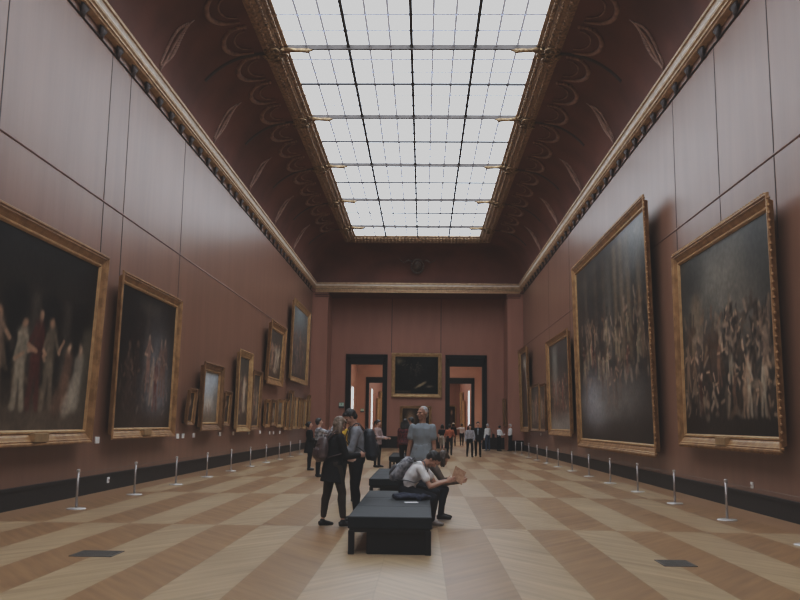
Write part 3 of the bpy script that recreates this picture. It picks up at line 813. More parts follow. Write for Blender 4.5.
# exit signs
def exit_sign(x, y, z, w, h, lab):
    e = empty('exit_sign', (x, y, z)); tag(e, lab, 'sign')
    bm = bmesh.new(); rbox(bm, -w / 2, w / 2, -.06, 0, 0, h, .01, 1); obj('housing', bm, mat('sign_dark', (.03, .03, .03), .5), e)
    bm = bmesh.new(); box(bm, -w / 2 + .02, w / 2 - .02, -.068, -.058, .12, h - .02); obj('panel', bm, mat('sign_pale_green', (.5, .62, .52), .5, c2=(.46, .6, .5)), e)
    # running man pictogram
    bm = bmesh.new()
    k = h * .55; cz = .12 + (h - .14) * .45
    loft(bm, [(-.02, -.07, cz + k * .3), (.02, -.07, cz + k * .38)], [.02, .02], side=(0, 1, 0), n=6)
    for a, b_ in (((0, .2), (-.02, -.02)), ((-.02, -.02), (.07, -.12)), ((-.02, -.02), (-.1, -.16)), ((0, .16), (.09, .08)), ((0, .16), (-.08, .08))):
        loft(bm, [(a[0] * k * 2, -.07, cz + a[1] * k * 1.4), (b_[0] * k * 2, -.07, cz + b_[1] * k * 1.4)], [.012, .012], side=(0, 1, 0), n=5)
    obj('pictogram', bm, mat('sign_green', (.03, .28, .12), .5), e)
exit_sign(-5.13, YW, 2.42, .34, .36, 'pale green exit sign on end wall left of the left doorway')
exit_sign(-5.62, Y3, 2.5, .34, .34, 'pale exit sign in next room seen through the left doorway')
# ------------------------------------------------------------------ barrier posts
def post():
    e = empty('barrier_post')
    bm = bmesh.new(); loft(bm, [(0, 0, 0), (0, 0, .008), (0, 0, .018), (0, 0, .028)], [.155, .16, .15, .03], n=28); obj('base', bm, M_steelbase, e, False)
    bm = bmesh.new(); loft(bm, [(0, 0, .02), (0, 0, .62)], [.02, .02], n=14); obj('rod', bm, M_steel, e, True)
    bm = bmesh.new(); loft(bm, [(0, 0, .615), (0, 0, .625), (0, 0, .655), (0, 0, .66)], [.022, .03, .03, .02], n=14); obj('cap', bm, M_steelbase, e)
    return e
first = None
wd = ['first', 'second', 'third', 'fourth', 'fifth', 'sixth', 'seventh', 'eighth', 'ninth', 'tenth', 'eleventh', 'twelfth']
for side, x, y0, n in (('left', -5.86, 14.6, 11), ('right', 5.0, 14.45, 12)):
    for k in range(n):
        loc = (x, y0 + 2.93 * k, 0)
        if first is None: first = post(); o = first; o.location = loc
        else: o = dup(first, loc)
        tag(o, '%s slim steel barrier post from the camera along the %s wall' % (wd[k], side), 'barrier post', 'slim barrier posts along both walls')
    # thin elastic cord strung between the posts
    bm = bmesh.new(); loft(bm, [(x, y0 - (2.93 if side == 'right' else 0), .6), (x, y0 + 2.93 * (n - 1), .6)], [.003, .003], n=5)
    tag(obj('guide_rope', bm, mat('grey_cord_' + side, (.2, .17, .15), .7)), 'thin grey cord strung between the %s posts' % side, 'cord')
# posts' cord needs carriers toward the camera: posts outside the frame
o = dup(first, (5.0, 11.52, 0)); tag(o, 'steel barrier post cut off by the right edge of the photo', 'barrier post', 'slim barrier posts along both walls')

# floor grilles
def grille(x, y, w, d, rz, lab):
    e = empty('floor_grille', (x, y, 0), (0, 0, rz)); tag(e, lab, 'floor grille')
    bm = bmesh.new()
    box(bm, -w / 2, w / 2, -d / 2, -d / 2 + .02, 0, .008); box(bm, -w / 2, w / 2, d / 2 - .02, d / 2, 0, .008)
    box(bm, -w / 2, -w / 2 + .02, -d / 2, d / 2, 0, .008); box(bm, w / 2 - .02, w / 2, -d / 2, d / 2, 0, .008)
    obj('rim', bm, M_grille, e)
    bm = bmesh.new()
    k = -d / 2 + .03
    while k < d / 2 - .02: box(bm, -w / 2 + .02, w / 2 - .02, k, k + .012, 0, .006); k += .024
    obj('slats', bm, M_grille, e)
    bm = bmesh.new(); box(bm, -w / 2 + .01, w / 2 - .01, -d / 2 + .01, d / 2 - .01, 0, .002); obj('painted_hollow', bm, M_doorblk, e)  # black sheet standing in for the shade below the slats
grille(2.82, 9.85, .36, .42, R(0), 'dark metal floor grille on the right side of the parquet')
grille(-3.67, 9.83, .48, .42, R(0), 'dark metal floor grille on the left side of the parquet')

# ------------------------------------------------------------------ benches
def bench():
    e = empty('bench')
    W, Lb = .98, 3.9
    bm = bmesh.new()
    n = 3
    for k in range(n):
        rbox(bm, -W / 2, W / 2, Lb * k / n + .004, Lb * (k + 1) / n - .004, .29, .43, .022, 3)
    obj('seat_cushion', bm, M_leather, e, False)
    bm = bmesh.new(); box(bm, -W / 2 + .02, W / 2 - .02, .02, Lb - .02, .25, .295); obj('seat_frame', bm, M_blackmetal, e)
    bm = bmesh.new(); rbox(bm, -W / 2 + .22, W / 2 - .07, .05, Lb - .05, 0, .26, .01, 1); obj('plinth', bm, M_blackmetal, e)
    for x in (-W / 2 + .01, W / 2 - .08):
        for y in (.01, Lb - .08):
            bm = bmesh.new(); rbox(bm, x, x + .07, y, y + .07, 0, .27, .004, 1); obj('leg', bm, M_blackmetal, e)
    return e
b1 = bench(); b1.location = (-.375, 10.1, 0)
tag(b1, 'nearest long black leather bench with a visitor seated on it', 'bench', 'black leather benches down the middle')
b2 = dup(b1, (-.56, 16.95, 0)); tag(b2, 'second black leather bench, directly behind the nearest one', 'bench', 'black leather benches down the middle')
b3 = dup(b1, (-.62, 28.3, 0)); tag(b3, 'farthest black leather bench, mostly hidden behind the others', 'bench', 'black leather benches down the middle')

# ------------------------------------------------------------------ people
def cloth(name, c, rough=.85, c2=None, scale=14, bump=.3, stretch=(1, 1, 1)):
    return mat(name, c, rough, c2=c2 or tuple(x * .72 for x in c), scale=scale, bump=bump, spec=.2, stretch=stretch)
M_skin = mat('skin', (.52, .31, .225), .5, c2=(.38, .21, .15), scale=6, spec=.35)
M_skin2 = mat('skin_tan', (.33, .18, .12), .5, c2=(.29, .155, .10), scale=6, spec=.35)
M_eye = mat('eye_dark', (.02, .015, .012), .3)
M_lip = mat('lip', (.27, .10, .085), .45)
def hairm(n, c): return mat(n, c, .5, c2=tuple(x * .55 for x in c), scale=30, stretch=(3, 3, .6), bump=.5)
H_black = hairm('hair_black', (.012, .010, .010)); H_brown = hairm('hair_brown', (.06, .035, .022)); H_ash = hairm('hair_ash_blonde', (.21, .15, .105)); H_grey = hairm('hair_grey', (.42, .41, .40)); H_white = hairm('hair_white', (.6, .59, .57))
C_black = cloth('cloth_black', (.010, .010, .011)); C_olive = cloth('trousers_dark_olive', (.040, .030, .023)); C_navy = cloth('jeans_navy', (.016, .018, .024)); C_grey = cloth('shirt_grey_marl', (.27, .28, .30)); C_tee = cloth('tee_grey_blue', (.24, .27, .29), c2=(.20, .225, .245), scale=5); C_white = cloth('tee_white', (.82, .81, .80), c2=(.70, .69, .69)); C_shoe = cloth('shoe_black', (.012, .011, .011), .5); C_sneak = cloth('sneaker_grey', (.30, .27, .25)); C_pink = cloth('jacket_pale_pink', (.42, .31, .29)); C_yellow = cloth('jacket_yellow', (.62, .38, .05)); C_plaid = cloth('plaid_dark_red', (.14, .03, .03), c2=(.02, .015, .018), scale=18); C_pattern = cloth('patterned_black_white', (.5, .5, .52), c2=(.02, .02, .03), scale=12); C_orange = cloth('top_orange', (.42, .13, .07)); C_beige = cloth('shorts_beige', (.36, .30, .24)); C_ltgrey = cloth('sweater_light_grey', (.36, .35, .37)); C_jeans = cloth('jeans_blue', (.06, .08, .12)); C_khaki = cloth('shorts_grey_green', (.10, .10, .085)); C_straw = cloth('straw', (.45, .28, .15), scale=30)

def U3(v): return Vector(v).normalized()

def person(loc, face, h, label, near=False, lean=0., side_lean=0., head=(0., 0.), arms=None, legs=None, pelvis=None,
           top=None, sleeve='long', bottom=None, hem=1., shoe=None, hair=('short', H_black), skin=None, coat=0., group=None, hip_w=1., bulk=1., hat=None, torso_twist=0., open_front=None):
    """face = world heading in degrees of the way the person looks; arms/legs: per side (L,R) two unit directions in local space (x right, y forward, z up)"""
    skin = skin or M_skin; shoe = shoe or C_shoe
    s = h / 1.71
    vox = .0075 if near else .014
    arms = arms or [((-.16, .02, -1), (-.08, .18, -1)), ((.16, .02, -1), (.08, .18, -1))]
    legs = legs or [((-.05, .06, -1), (-.03, -.05, -1)), ((.05, .0, -1), (.03, -.06, -1))]
    TH, SH, UA, FA = .425 * s, .42 * s, .295 * s, .25 * s
    ank = .075 * s
    hipoff = .088 * s * hip_w
    kd = [(U3(a) * TH, U3(b_) * SH) for a, b_ in legs]
    if pelvis is None:
        low = min((a + b_).z for a, b_ in kd); pz = ank - low + .0
        P = Vector((0, 0, pz + .02 * s))
    else: P = Vector(pelvis)
    hips = [P + Vector((sg * hipoff, 0, -.02 * s)) for sg in (-1, 1)]
    knees = [hips[i] + kd[i][0] for i in (0, 1)]; ankles = [knees[i] + kd[i][1] for i in (0, 1)]
    # spine
    def rot(v, f):
        m = Matrix.Rotation(-lean * f, 3, 'X') @ Matrix.Rotation(side_lean * f, 3, 'Y')
        return m @ Vector(v)
    sp = [P]; segs = [(.12, .35), (.13, .75), (.12, 1.), (.10, 1.1)]
    for l, f in segs: sp.append(sp[-1] + rot((0, 0, l * s), f))
    # sp: pelvis, waist, chest, upper chest, neck base
    tw = Matrix.Rotation(torso_twist, 3, 'Z')
    sx = tw @ rot((1, 0, 0), 1.)
    shc = sp[3] + rot((0, 0, .055 * s), 1.05)
    sh = [shc - Vector((0, 0, .030 * s)) + sx * (sg * .163 * s * bulk) for sg in (-1, 1)]
    neck = sp[4]; hp, hy = head
    hm = Matrix.Rotation(torso_twist + hy, 3, 'Z') @ Matrix.Rotation(-(lean * .9 + hp), 3, 'X') @ Matrix.Rotation(side_lean, 3, 'Y')
    hc = neck + Matrix.Rotation(-(lean + hp * .5), 3, 'X') @ Vector((0, .012 * s, .152 * s)) 
    HV = lambda x, y, z: hc + hm @ Vector((x * s * 1.05, y * s * 1.03, z * s * .97))
    elb = [sh[i] + U3(arms[i][0]) * UA for i in (0, 1)]; wri = [elb[i] + U3(arms[i][1]) * FA for i in (0, 1)]

    def torso(bm, g, lo=0, hi=5):
        T = [(P + Vector((0, 0, -.07 * s)), (.135, .10)), (P, (.158 * hip_w, .115)), (P.lerp(sp[1], .6), (.142, .105)), (sp[1], (.132, .098)), (sp[1].lerp(sp[2], .5), (.140, .104)), (sp[2], (.155, .115)), (sp[3], (.162, .110)), (shc, (.132, .080)), (shc.lerp(neck, .45), (.088, .068)), (shc.lerp(neck, .8), (.070, .060)), (neck, (.058, .056))]
        T = T[lo:len(T) - hi] if hi else T[lo:]
        loft(bm, [a for a, _ in T], [((r[0] * bulk * s + g), (r[1] * bulk * s + g)) for _, r in T], side=sx, n=20)
    def arm(bm, i, g, frac=2.):
        a, e, w = sh[i], elb[i], wri[i]
        ball(bm, a, (.050 * s + g * .8,) * 3)
        if frac < 1:
            e2 = a.lerp(e, frac); limb(bm, a, e2, .050 * s + g * .8, .050 * s + g * 1.2); return
        limb(bm, a, e, .053 * s + g, .039 * s + g, mid=.046 * s + g)
        w2 = e.lerp(w, min(frac - 1, 1)); limb(bm, e, w2, .040 * s + g, (.027 if frac >= 2 else .032) * s + g, mid=.037 * s + g)
    def leg(bm, i, g, frac=2.):
        a, k, an = hips[i], knees[i], ankles[i]
        ball(bm, a + Vector((0, -.01, .02 * s)), (.088 * s + g, .095 * s + g, .09 * s + g))
        if frac < 1:
            limb(bm, a, a.lerp(k, frac), .088 * s + g, .075 * s + g); return
        limb(bm, a, k, .088 * s + g, .056 * s + g, mid=.074 * s + g)
        d = (an - k).normalized(); bk = Vector((0, -.012 * s, 0))
        if frac >= 2: fin = an
        else: fin = k.lerp(an, frac - 1)
        loft(bm, [k, k.lerp(fin, .3) + bk, k.lerp(fin, .6) + bk * .5, fin], [.055 * s + g, .054 * s + g, .045 * s + g, .037 * s + g], n=12)
        ball(bm, fin, (.037 * s + g,) * 3)
    def foot(bm, i, g, sole=0):
        an = ankles[i]; k = knees[i]
        f = Vector((.12 * (1 if i else -1), 1, 0)).normalized()
        z0 = an.z - ank
        base = Vector((an.x, an.y, z0))
        loft(bm, [base - f * .06 * s + Vector((0, 0, .035 * s)), base - f * .03 * s + Vector((0, 0, .04 * s)), base + f * .04 * s + Vector((0, 0, .042 * s)), base + f * .11 * s + Vector((0, 0, .032 * s)), base + f * .16 * s + Vector((0, 0, .024 * s)), base + f * .185 * s + Vector((0, 0, .022 * s))],
             [(.026 * s + g, .03 * s + g * .6), (.034 * s + g, .038 * s + g * .4), (.038 * s + g, .04 * s + g * .4), (.044 * s + g, .03 * s + g * .5), (.036 * s + g, .022 * s + g * .5), (.018 * s + g, .014 * s + g * .5)], side=(1, 0, 0), n=14)
        limb(bm, an, base + Vector((0, 0, .045 * s)), .034 * s + g, .034 * s + g)
    def hand(bm, i):
        e, w = elb[i], wri[i]; d = (w - e).normalized(); sg = 1 if i else -1
        inward = Vector((-sg, 0, 0)); inward = (inward - d * inward.dot(d))
        if inward.length < .2: inward = Vector((0, 0, -1)) - d * Vector((0, 0, -1)).dot(d)
        inward.normalize()            # palm normal
        wd_ = d.cross(inward).normalized()  # across the palm
        if wd_.dot(Vector((0, 1, 0))) < 0 and abs(d.z) > .4: wd_ = -wd_
        elif wd_.z < 0 and abs(d.z) <= .4: wd_ = -wd_
        loft(bm, [w - d * .02 * s, w + d * .02 * s, w + d * .06 * s, w + d * .092 * s], [(.024 * s, .019 * s), (.033 * s, .016 * s), (.041 * s, .015 * s), (.037 * s, .012 * s)], side=wd_, n=14)
        fr = .0088 * s if near else .0105 * s
        for q, (off, ln) in enumerate(((.030, .068), (.010, .078), (-.011, .072), (-.031, .056))):
            a = w + d * .088 * s + wd_ * off * s
            cur = .25 + .1 * q
            d1 = (d * math.cos(cur) + inward * math.sin(cur)).normalized(); d2 = (d * math.cos(cur * 2.4) + inward * math.sin(cur * 2.4)).normalized()
            b_ = a + d1 * ln * .5 * s; c_ = b_ + d2 * ln * .5 * s
            loft(bm, [a - d1 * .01, a, b_, c_, c_ + d2 * .003], [fr, fr * 1.05, fr, fr * .85, fr * .4], n=8)
        a = w + d * .03 * s + wd_ * .030 * s
        b_ = a + (d * .6 + wd_ * .6 + inward * .4).normalized() * .036 * s; c_ = b_ + (d * .9 + wd_ * .15 + inward * .35).normalized() * .032 * s
        loft(bm, [a - wd_ * .012, a, b_, c_, c_ + d * .003], [fr * 1.3, fr * 1.35, fr * 1.15, fr * .95, fr * .4], n=8)

    # ---- body: one continuous surface
    bm = bmesh.new()
    g = -.012 * s
    torso(bm, g, 0, 0)
    loft(bm, [neck - (neck - sp[3]) * .3, neck, HV(0, -.01, -.06)], [.056 * s, .054 * s, .052 * s], side=sx, n=14)
    for i in (0, 1):
        arm(bm, i, g * .3); leg(bm, i, g * .8); foot(bm, i, -.006 * s); hand(bm, i)
    ball(bm, HV(0, -.008, .022), (.074 * s, .094 * s, .092 * s), hm)
    ball(bm, HV(0, .018, -.045), (.058 * s, .068 * s, .070 * s), hm)
    ball(bm, HV(0, .055, -.092), (.030 * s, .028 * s, .022 * s), hm)      # chin
    ball(bm, HV(0, .078, .020), (.050 * s, .016 * s, .014 * s), hm)       # brow
    loft(bm, [HV(0, .083, .012), HV(0, .098, -.018), HV(0, .108, -.034), HV(0, .090, -.042)], [.010 * s, .013 * s, .017 * s, .014 * s], side=sx, n=8)
    for sg in (-1, 1):
        ball(bm, HV(sg * .040, .062, -.028), (.024 * s, .020 * s, .022 * s), hm)   # cheek
        ball(bm, HV(sg * .077, -.004, -.005), (.010 * s, .020 * s, .031 * s), hm)  # ear
    ball(bm, HV(0, .082, -.062), (.026 * s, .012 * s, .010 * s), hm)      # lips
    me = remesh(bm, vox, 3 if near else 2)
    me.name = 'person'
    me.materials.append(skin); me.materials.append(M_eye); me.materials.append(M_lip)
    eyes = [HV(sg * .031, .080, .002) for sg in (-1, 1)]; lip = HV(0, .094, -.062); er = .0105 * s if near else .013 * s
    if True:
        for pl in me.polygons:
            c_ = pl.center
            if (c_ - eyes[0]).length < er or (c_ - eyes[1]).length < er: pl.material_index = 1
            else:
                q = hm.transposed() @ (c_ - lip)
                if abs(q.x) < .024 * s and abs(q.z) < .008 * s and abs(q.y) < .02 * s: pl.material_index = 2
    root = link('person', me)
    root.location = loc; root.rotation_euler = (0, 0, R(face - 90))
    tag(root, label, 'person', group)
    def part(name, bm, m, wob=.008, vx=None, sm=3, fr=7):
        me = remesh(bm, vx or vox * 1.25, sm, wob * s, fr, len(bpy.data.objects) % 17)
        me.materials.append(m); return link(name, me, None, root)
    # ---- clothing
    if bottom:
        bm = bmesh.new()
        loft(bm, [P + Vector((0, 0, -.08 * s)), P + Vector((0, 0, -.02 * s)), P + Vector((0, 0, .05 * s)), sp[1]], [(.145 * hip_w * s, .112 * s), (.168 * hip_w * s, .128 * s), (.160 * s, .122 * s), (.145 * s, .112 * s)], side=(1, 0, 0), n=18)
        for i in (0, 1): leg(bm, i, .012 * s, hem * 2 if hem > .5 else hem * 2)
        part('trousers' if hem > .6 else 'shorts', bm, bottom, .009)
    if top:
        bm = bmesh.new(); torso(bm, .014 * s, 1, 1)
        for i in (0, 1):
            arm(bm, i, .014 * s, {'long': 1.93, 'short': .55, 'none': .12, 'half': 1.15}[sleeve])
        if coat:
            ts = [P + Vector((0, -.01 * s, -.0)), P + Vector((0, -.015 * s, -coat * .5 * s)), P + Vector((0, -.03 * s, -coat * s))]
            loft(bm, [sp[1]] + ts, [(.155 * s, .12 * s), (.185 * s, .145 * s), (.20 * s, .16 * s), (.215 * s, .175 * s)], side=(1, 0, 0), n=20)
        part('coat' if coat > .2 else 'shirt', bm, top, .012 if near else .01)
        if open_front:
            bm = bmesh.new(); loft(bm, [sp[1] + Vector((0, .125 * s, 0)), sp[2] + Vector((0, .135 * s, 0)), sp[3] + Vector((0, .128 * s, 0)), sp[3] + Vector((0, .10 * s, .05 * s))], [(.05 * s, .012 * s)] * 4, side=(1, 0, 0)); part('undershirt', bm, open_front, 0)
    for i in (0, 1):
        bm = bmesh.new(); foot(bm, i, .008 * s)
        base = Vector((ankles[i].x, ankles[i].y, ankles[i].z - ank))
        part('shoe', bm, shoe, 0, vox)
    # ---- hair
    hs, hmatr = hair
    if hs:
        bm = bmesh.new()
        if hs == 'cap':
            ball(bm, HV(0, -.022, .034), (.078 * s, .090 * s, .088 * s), hm)
            ball(bm, HV(0, -.05, -.02), (.066 * s, .055 * s, .06 * s), hm)
        else:
            ball(bm, HV(0, -.024, .036), (.084 * s, .096 * s, .094 * s), hm)
            ball(bm, HV(0, .04, .082), (.062 * s, .045 * s, .030 * s), hm)
            ball(bm, HV(0, -.05, -.02), (.072 * s, .058 * s, .065 * s), hm)
            for sg in (-1, 1): ball(bm, HV(sg * .070, -.012, .02), (.016 * s, .034 * s, .045 * s), hm)
        if hs == 'long':
            dn = Vector((0, 0, -1))
            for k in range(7):
                x = (k - 3) / 3
                a = HV(x * .075, -.055 + .035 * abs(x), .02)
                L_ = .30 * s * (1 - .12 * abs(x))
                pts = [a, a + dn * L_ * .35 + hm @ Vector((x * .025, -.02, 0)), a + dn * L_ * .7 + hm @ Vector((x * .03, -.03 - .01 * (k % 2), 0)), a + dn * L_ + hm @ Vector((x * .02, -.02, 0))]
                loft(bm, pts, [.040 * s, .046 * s, .042 * s, .014 * s], side=sx, n=8)
        if hs == 'bob':
            dn = Vector((0, 0, -1))
            for k in range(7):
                x = (k - 3) / 3
                a = HV(x * .075, -.05 + .045 * abs(x), .0)
                loft(bm, [a, a + dn * .08 * s, a + dn * .15 * s], [.03 * s, .032 * s, .014 * s], side=sx, n=8)
        if hs == 'bun':
            ball(bm, HV(0, -.12, .03), (.036 * s,) * 3, hm)
        if hs == 'tail':
            a = HV(0, -.11, .04)
            loft(bm, [a, a + hm @ Vector((0, -.04, -.02)), a + hm @ Vector((0, -.05, -.12)) * s, a + hm @ Vector((0, -.03, -.25)) * s], [.02 * s, .03 * s, .03 * s, .01 * s], side=sx, n=8)
        part('hair', bm, hmatr, .006, vox, 2, 26)
    if hat:
        bm = bmesh.new()
        ball(bm, HV(0, -.005, .075), (.088 * s, .10 * s, .065 * s), hm)
        loft(bm, [HV(0, .0, .058), HV(0, .0, .068)], [(.15 * s, .16 * s), (.15 * s, .16 * s)], side=sx, n=24)
        part('hat', bm, hat, 0)
    info = dict(P=P, sp=sp, sh=sh, elb=elb, wri=wri, neck=neck, hc=hc, hm=hm, sx=sx, s=s, shc=shc, lean=lean, root=root, knees=knees, ankles=ankles)
    return info

def backpack(pi, label, m, m2, w=.28, hgt=.40, d=.15, drop=.02, straps=True):
    """pack worn by a person: its own object placed in the wearer's frame"""
    s = pi['s']; root = pi['root']
    e = empty('backpack', root.location, root.rotation_euler); tag(e, label, 'backpack')
    up = (pi['sp'][3] - pi['sp'][1]).normalized(); side = pi['sx'].normalized(); back = side.cross(up).normalized()
    if back.y > 0: back = -back
    top = pi['shc'] + back * (.12 * s + d * .5) - up * drop
    ctr = lambda x, b_, z: top + side * x + back * b_ - up * z
    bm = bmesh.new()
    loft(bm, [ctr(0, 0, -.01), ctr(0, 0, .02), ctr(0, 0, .08), ctr(0, .01, hgt * .5), ctr(0, .015, hgt * .85), ctr(0, 0, hgt)],
         [(w * .28, d * .28), (w * .40, d * .42), (w * .48, d * .5), (w * .52, d * .58), (w * .5, d * .55), (w * .38, d * .4)], side=side, n=20)
    me = remesh(bm, .009, 3, .008, 9, 3); me.materials.append(m); link('main_compartment', me, None, e)
    bm = bmesh.new()
    loft(bm, [ctr(0, d * .5, hgt * .45), ctr(0, d * .58, hgt * .55), ctr(0, d * .60, hgt * .75), ctr(0, d * .5, hgt * .9)], [(w * .26, d * .14), (w * .35, d * .22), (w * .36, d * .24), (w * .28, d * .14)], side=side, n=16)
    me = remesh(bm, .009, 3, .004, 9, 5); me.materials.append(m2); link('front_pocket', me, None, e)
    bm = bmesh.new(); loft(bm, [ctr(-w * .36, d * .1, .07), ctr(-w * .2, d * .5, .10), ctr(0, d * .58, .11), ctr(w * .2, d * .5, .10), ctr(w * .36, d * .1, .07)], [(.012, .006)] * 5, side=up, n=8); obj('flap_seam', bm, m2, e, True)
    bm = bmesh.new(); loft(bm, [ctr(-.04, -d * .2, 0), ctr(-.03, -d * .2, -.045), ctr(.03, -d * .2, -.045), ctr(.04, -d * .2, 0)], [.008] * 4, side=back, n=8); obj('grab_handle', bm, m2, e, True)
    if straps:
        for i, sg in ((0, -1), (1, 1)):
            S = pi['sh'][i]; fr = -back
            shp = pi['shc'] + side * sg * .115 * s
            chest = pi['sp'][2] + side * sg * .125 * s
            pts = [ctr(sg * w * .25, -d * .3, .03), shp - fr * .06 + up * .075 * s, shp + up * .085 * s, shp + fr * .085 * s + up * .02, shp + fr * .135 * s - up * .10 * s, chest + fr * .145 * s + up * .02, chest + fr * .10 * s + side * sg * .055 * s - up * .06, chest + side * sg * .07 * s - up * .10, ctr(sg * w * .42, -d * .2, hgt * .85)]
            bm = bmesh.new(); loft(bm, pts, [(.026, .008)] * len(pts), side=side, n=8); obj('shoulder_strap', bm, m2, e, True)
    return e
A = lambda l, r: [l, r]
# woman in black cardigan, seen from behind
w1 = person((-1.32, 12.78, 0), 28, 1.64, 'woman in black cardigan and olive trousers seen from behind, beside nearest bench', near=True, lean=.10, side_lean=-.05, head=(.42, -.1),
            arms=A(((-.28, .12, -1), (.25, .9, -.12)), ((.18, .30, -.9), (-.25, .9, .05))), legs=A(((-.08, -.10, -1), (-.02, -.16, -1)), ((.08, .26, -1), (.06, .02, -1))),
            top=C_black, coat=.27, bulk=1.12, bottom=C_olive, hem=.90, hair=('long', H_ash))
backpack(w1, 'small mauve brown leather backpack worn by woman in black cardigan', mat('mauve_leather', (.10, .065, .06), .5, c2=(.045, .03, .03), scale=14, bump=.3), mat('mauve_leather_dark', (.07, .04, .038), .5), w=.29, hgt=.34, d=.16, drop=.04)
# long loose back hem of the cardigan
# man with grey shirt facing her
m2 = person((-1.03, 13.5, 0), 192, 1.77, 'dark haired man in grey long sleeved shirt bowing his head beside woman in cardigan', near=True, lean=.12, head=(.55, .1),
            arms=A(((-.12, .25, -1), (.15, .95, .0)), ((.12, .12, -1), (-.25, .9, .05))), legs=A(((-.1, .10, -1), (-.02, -.08, -1)), ((.08, .0, -1), (.03, -.05, -1))),
            top=C_grey, bottom=C_black, hair=('short', H_black))
backpack(m2, 'dark navy backpack worn by man in grey long sleeved shirt', mat('navy_nylon', (.022, .027, .036), .6, c2=(.014, .017, .023), scale=10, bump=.2), mat('navy_nylon_dark', (.012, .014, .018), .6), w=.32, hgt=.48, d=.18, drop=.03)
def in_frame(pi, v): return pi['root'].matrix_basis @ Vector(v)
def handheld(pi, i, fwd=.08, up=.0):
    d = (pi['wri'][i] - pi['elb'][i]).normalized()
    return in_frame(pi, pi['wri'][i] + d * fwd + Vector((0, 0, up)))
def phone(p, face, lab):
    e = empty('smartphone', p, (R(-55), 0, R(face - 90))); tag(e, lab, 'phone')
    bm = bmesh.new(); rbox(bm, -.037, .037, -.004, .004, -.075, .075, .004, 2); obj('case', bm, C_black, e)
    bm = bmesh.new(); box(bm, -.033, .033, -.0052, -.0042, -.068, .068); obj('screen', bm, mat('screen_glass', (.03, .035, .045), .15), e)
phone(handheld(m2, 1, .09, .02), 192, 'dark smartphone held by man in grey long sleeved shirt')

# seated visitors
s1 = person((-.23, 12.92, 0), -8, 1.70, 'seated visitor in white t-shirt reading a booklet on nearest bench', near=True, lean=.76, head=(.36, -.1), pelvis=(0, 0, .53),
            arms=A(((-.02, .62, -.8), (.05, .9, .22)), ((.10, .50, -.85), (-.12, .92, .30))), legs=A(((-.10, 1, -.04), (-.02, -.16, -1)), ((.16, .92, -.16), (.05, -.42, -.88))),
            top=C_white, sleeve='short', bottom=C_navy, shoe=C_sneak, hair=('short', H_black))
backpack(s1, 'grey patterned backpack worn by seated visitor in white t-shirt', mat('grey_camouflage', (.36, .36, .38), .7, c2=(.06, .06, .07), scale=16, bump=.2), mat('grey_nylon', (.09, .09, .10), .7, c2=(.03, .03, .035), scale=16), w=.30, hgt=.42, d=.17, drop=.02)
hp_ = (handheld(s1, 0, .12) + handheld(s1, 1, .12)) / 2
e = empty('booklet', hp_ + Vector((.03, -.03, .05)), (R(68), R(30), R(20))); tag(e, 'tan printed booklet held open by seated visitor in white t-shirt', 'booklet')
bm = bmesh.new(); box(bm, -.095, .095, -.11, .11, -.003, .003); obj('cover', bm, mat('booklet_tan', (.42, .25, .15), .6, c2=(.26, .14, .08), scale=14), e)
bm = bmesh.new(); box(bm, -.088, .088, -.105, .105, .003, .007); obj('pages', bm, mat('booklet_pages', (.44, .27, .17), .7, c2=(.30, .17, .10), scale=20), e)
s2 = person((-.05, 13.72, 0), 4, 1.62, 'second seated visitor with brown hair, half hidden behind white t-shirt visitor', near=True, lean=.80, head=(.10, .1), pelvis=(0, 0, .53),
            arms=A(((-.05, .6, -.8), (.1, .9, .1)), ((.1, .55, -.8), (-.1, .95, .1))), legs=A(((-.1, 1, -.05), (0, -.1, -1)), ((.1, 1, -.05), (0, -.2, -1))),
            top=cloth('top_taupe', (.12, .09, .075)), sleeve='long', bottom=C_navy, hair=('bob', H_brown))
# things lying on the bench
bm = bmesh.new()
for k, (x0, y0, x1, y1, r) in enumerate(((-.38, 12.30, -.02, 12.42, .06), (-.30, 12.45, .06, 12.38, .055), (-.42, 12.55, -.05, 12.62, .05), (-.05, 12.25, .11, 12.5, .05))):
    loft(bm, [(x0, y0, .46), ((x0 + x1) / 2, (y0 + y1) / 2 + .03, .475), (x1, y1, .46)], [(r, .035), (r * 1.3, .045), (r, .03)], side=(0, 0, 1) if 0 else (0, 1, 0), n=12)
me = remesh(bm, .012, 3, .02, 9, 4)
for v in me.vertices: v.co.z = max(v.co.z, .432)
me.materials.append(cloth('jacket_navy', (.03, .035, .055))); jk = link('jacket', me); tag(jk, 'crumpled navy jacket lying on nearest bench by the seated visitor', 'jacket')
e = empty('leaflet', (-.15, 11.95, .431), (0, 0, R(12))); tag(e, 'folded white leaflet lying on the nearest bench', 'leaflet')
bm = bmesh.new(); box(bm, -.09, .09, -.05, .05, 0, .002); box(bm, -.088, .088, -.05, .045, .003, .005); box(bm, -.09, .09, .046, .05, 0, .005); obj('sheet', bm, M_white, e)

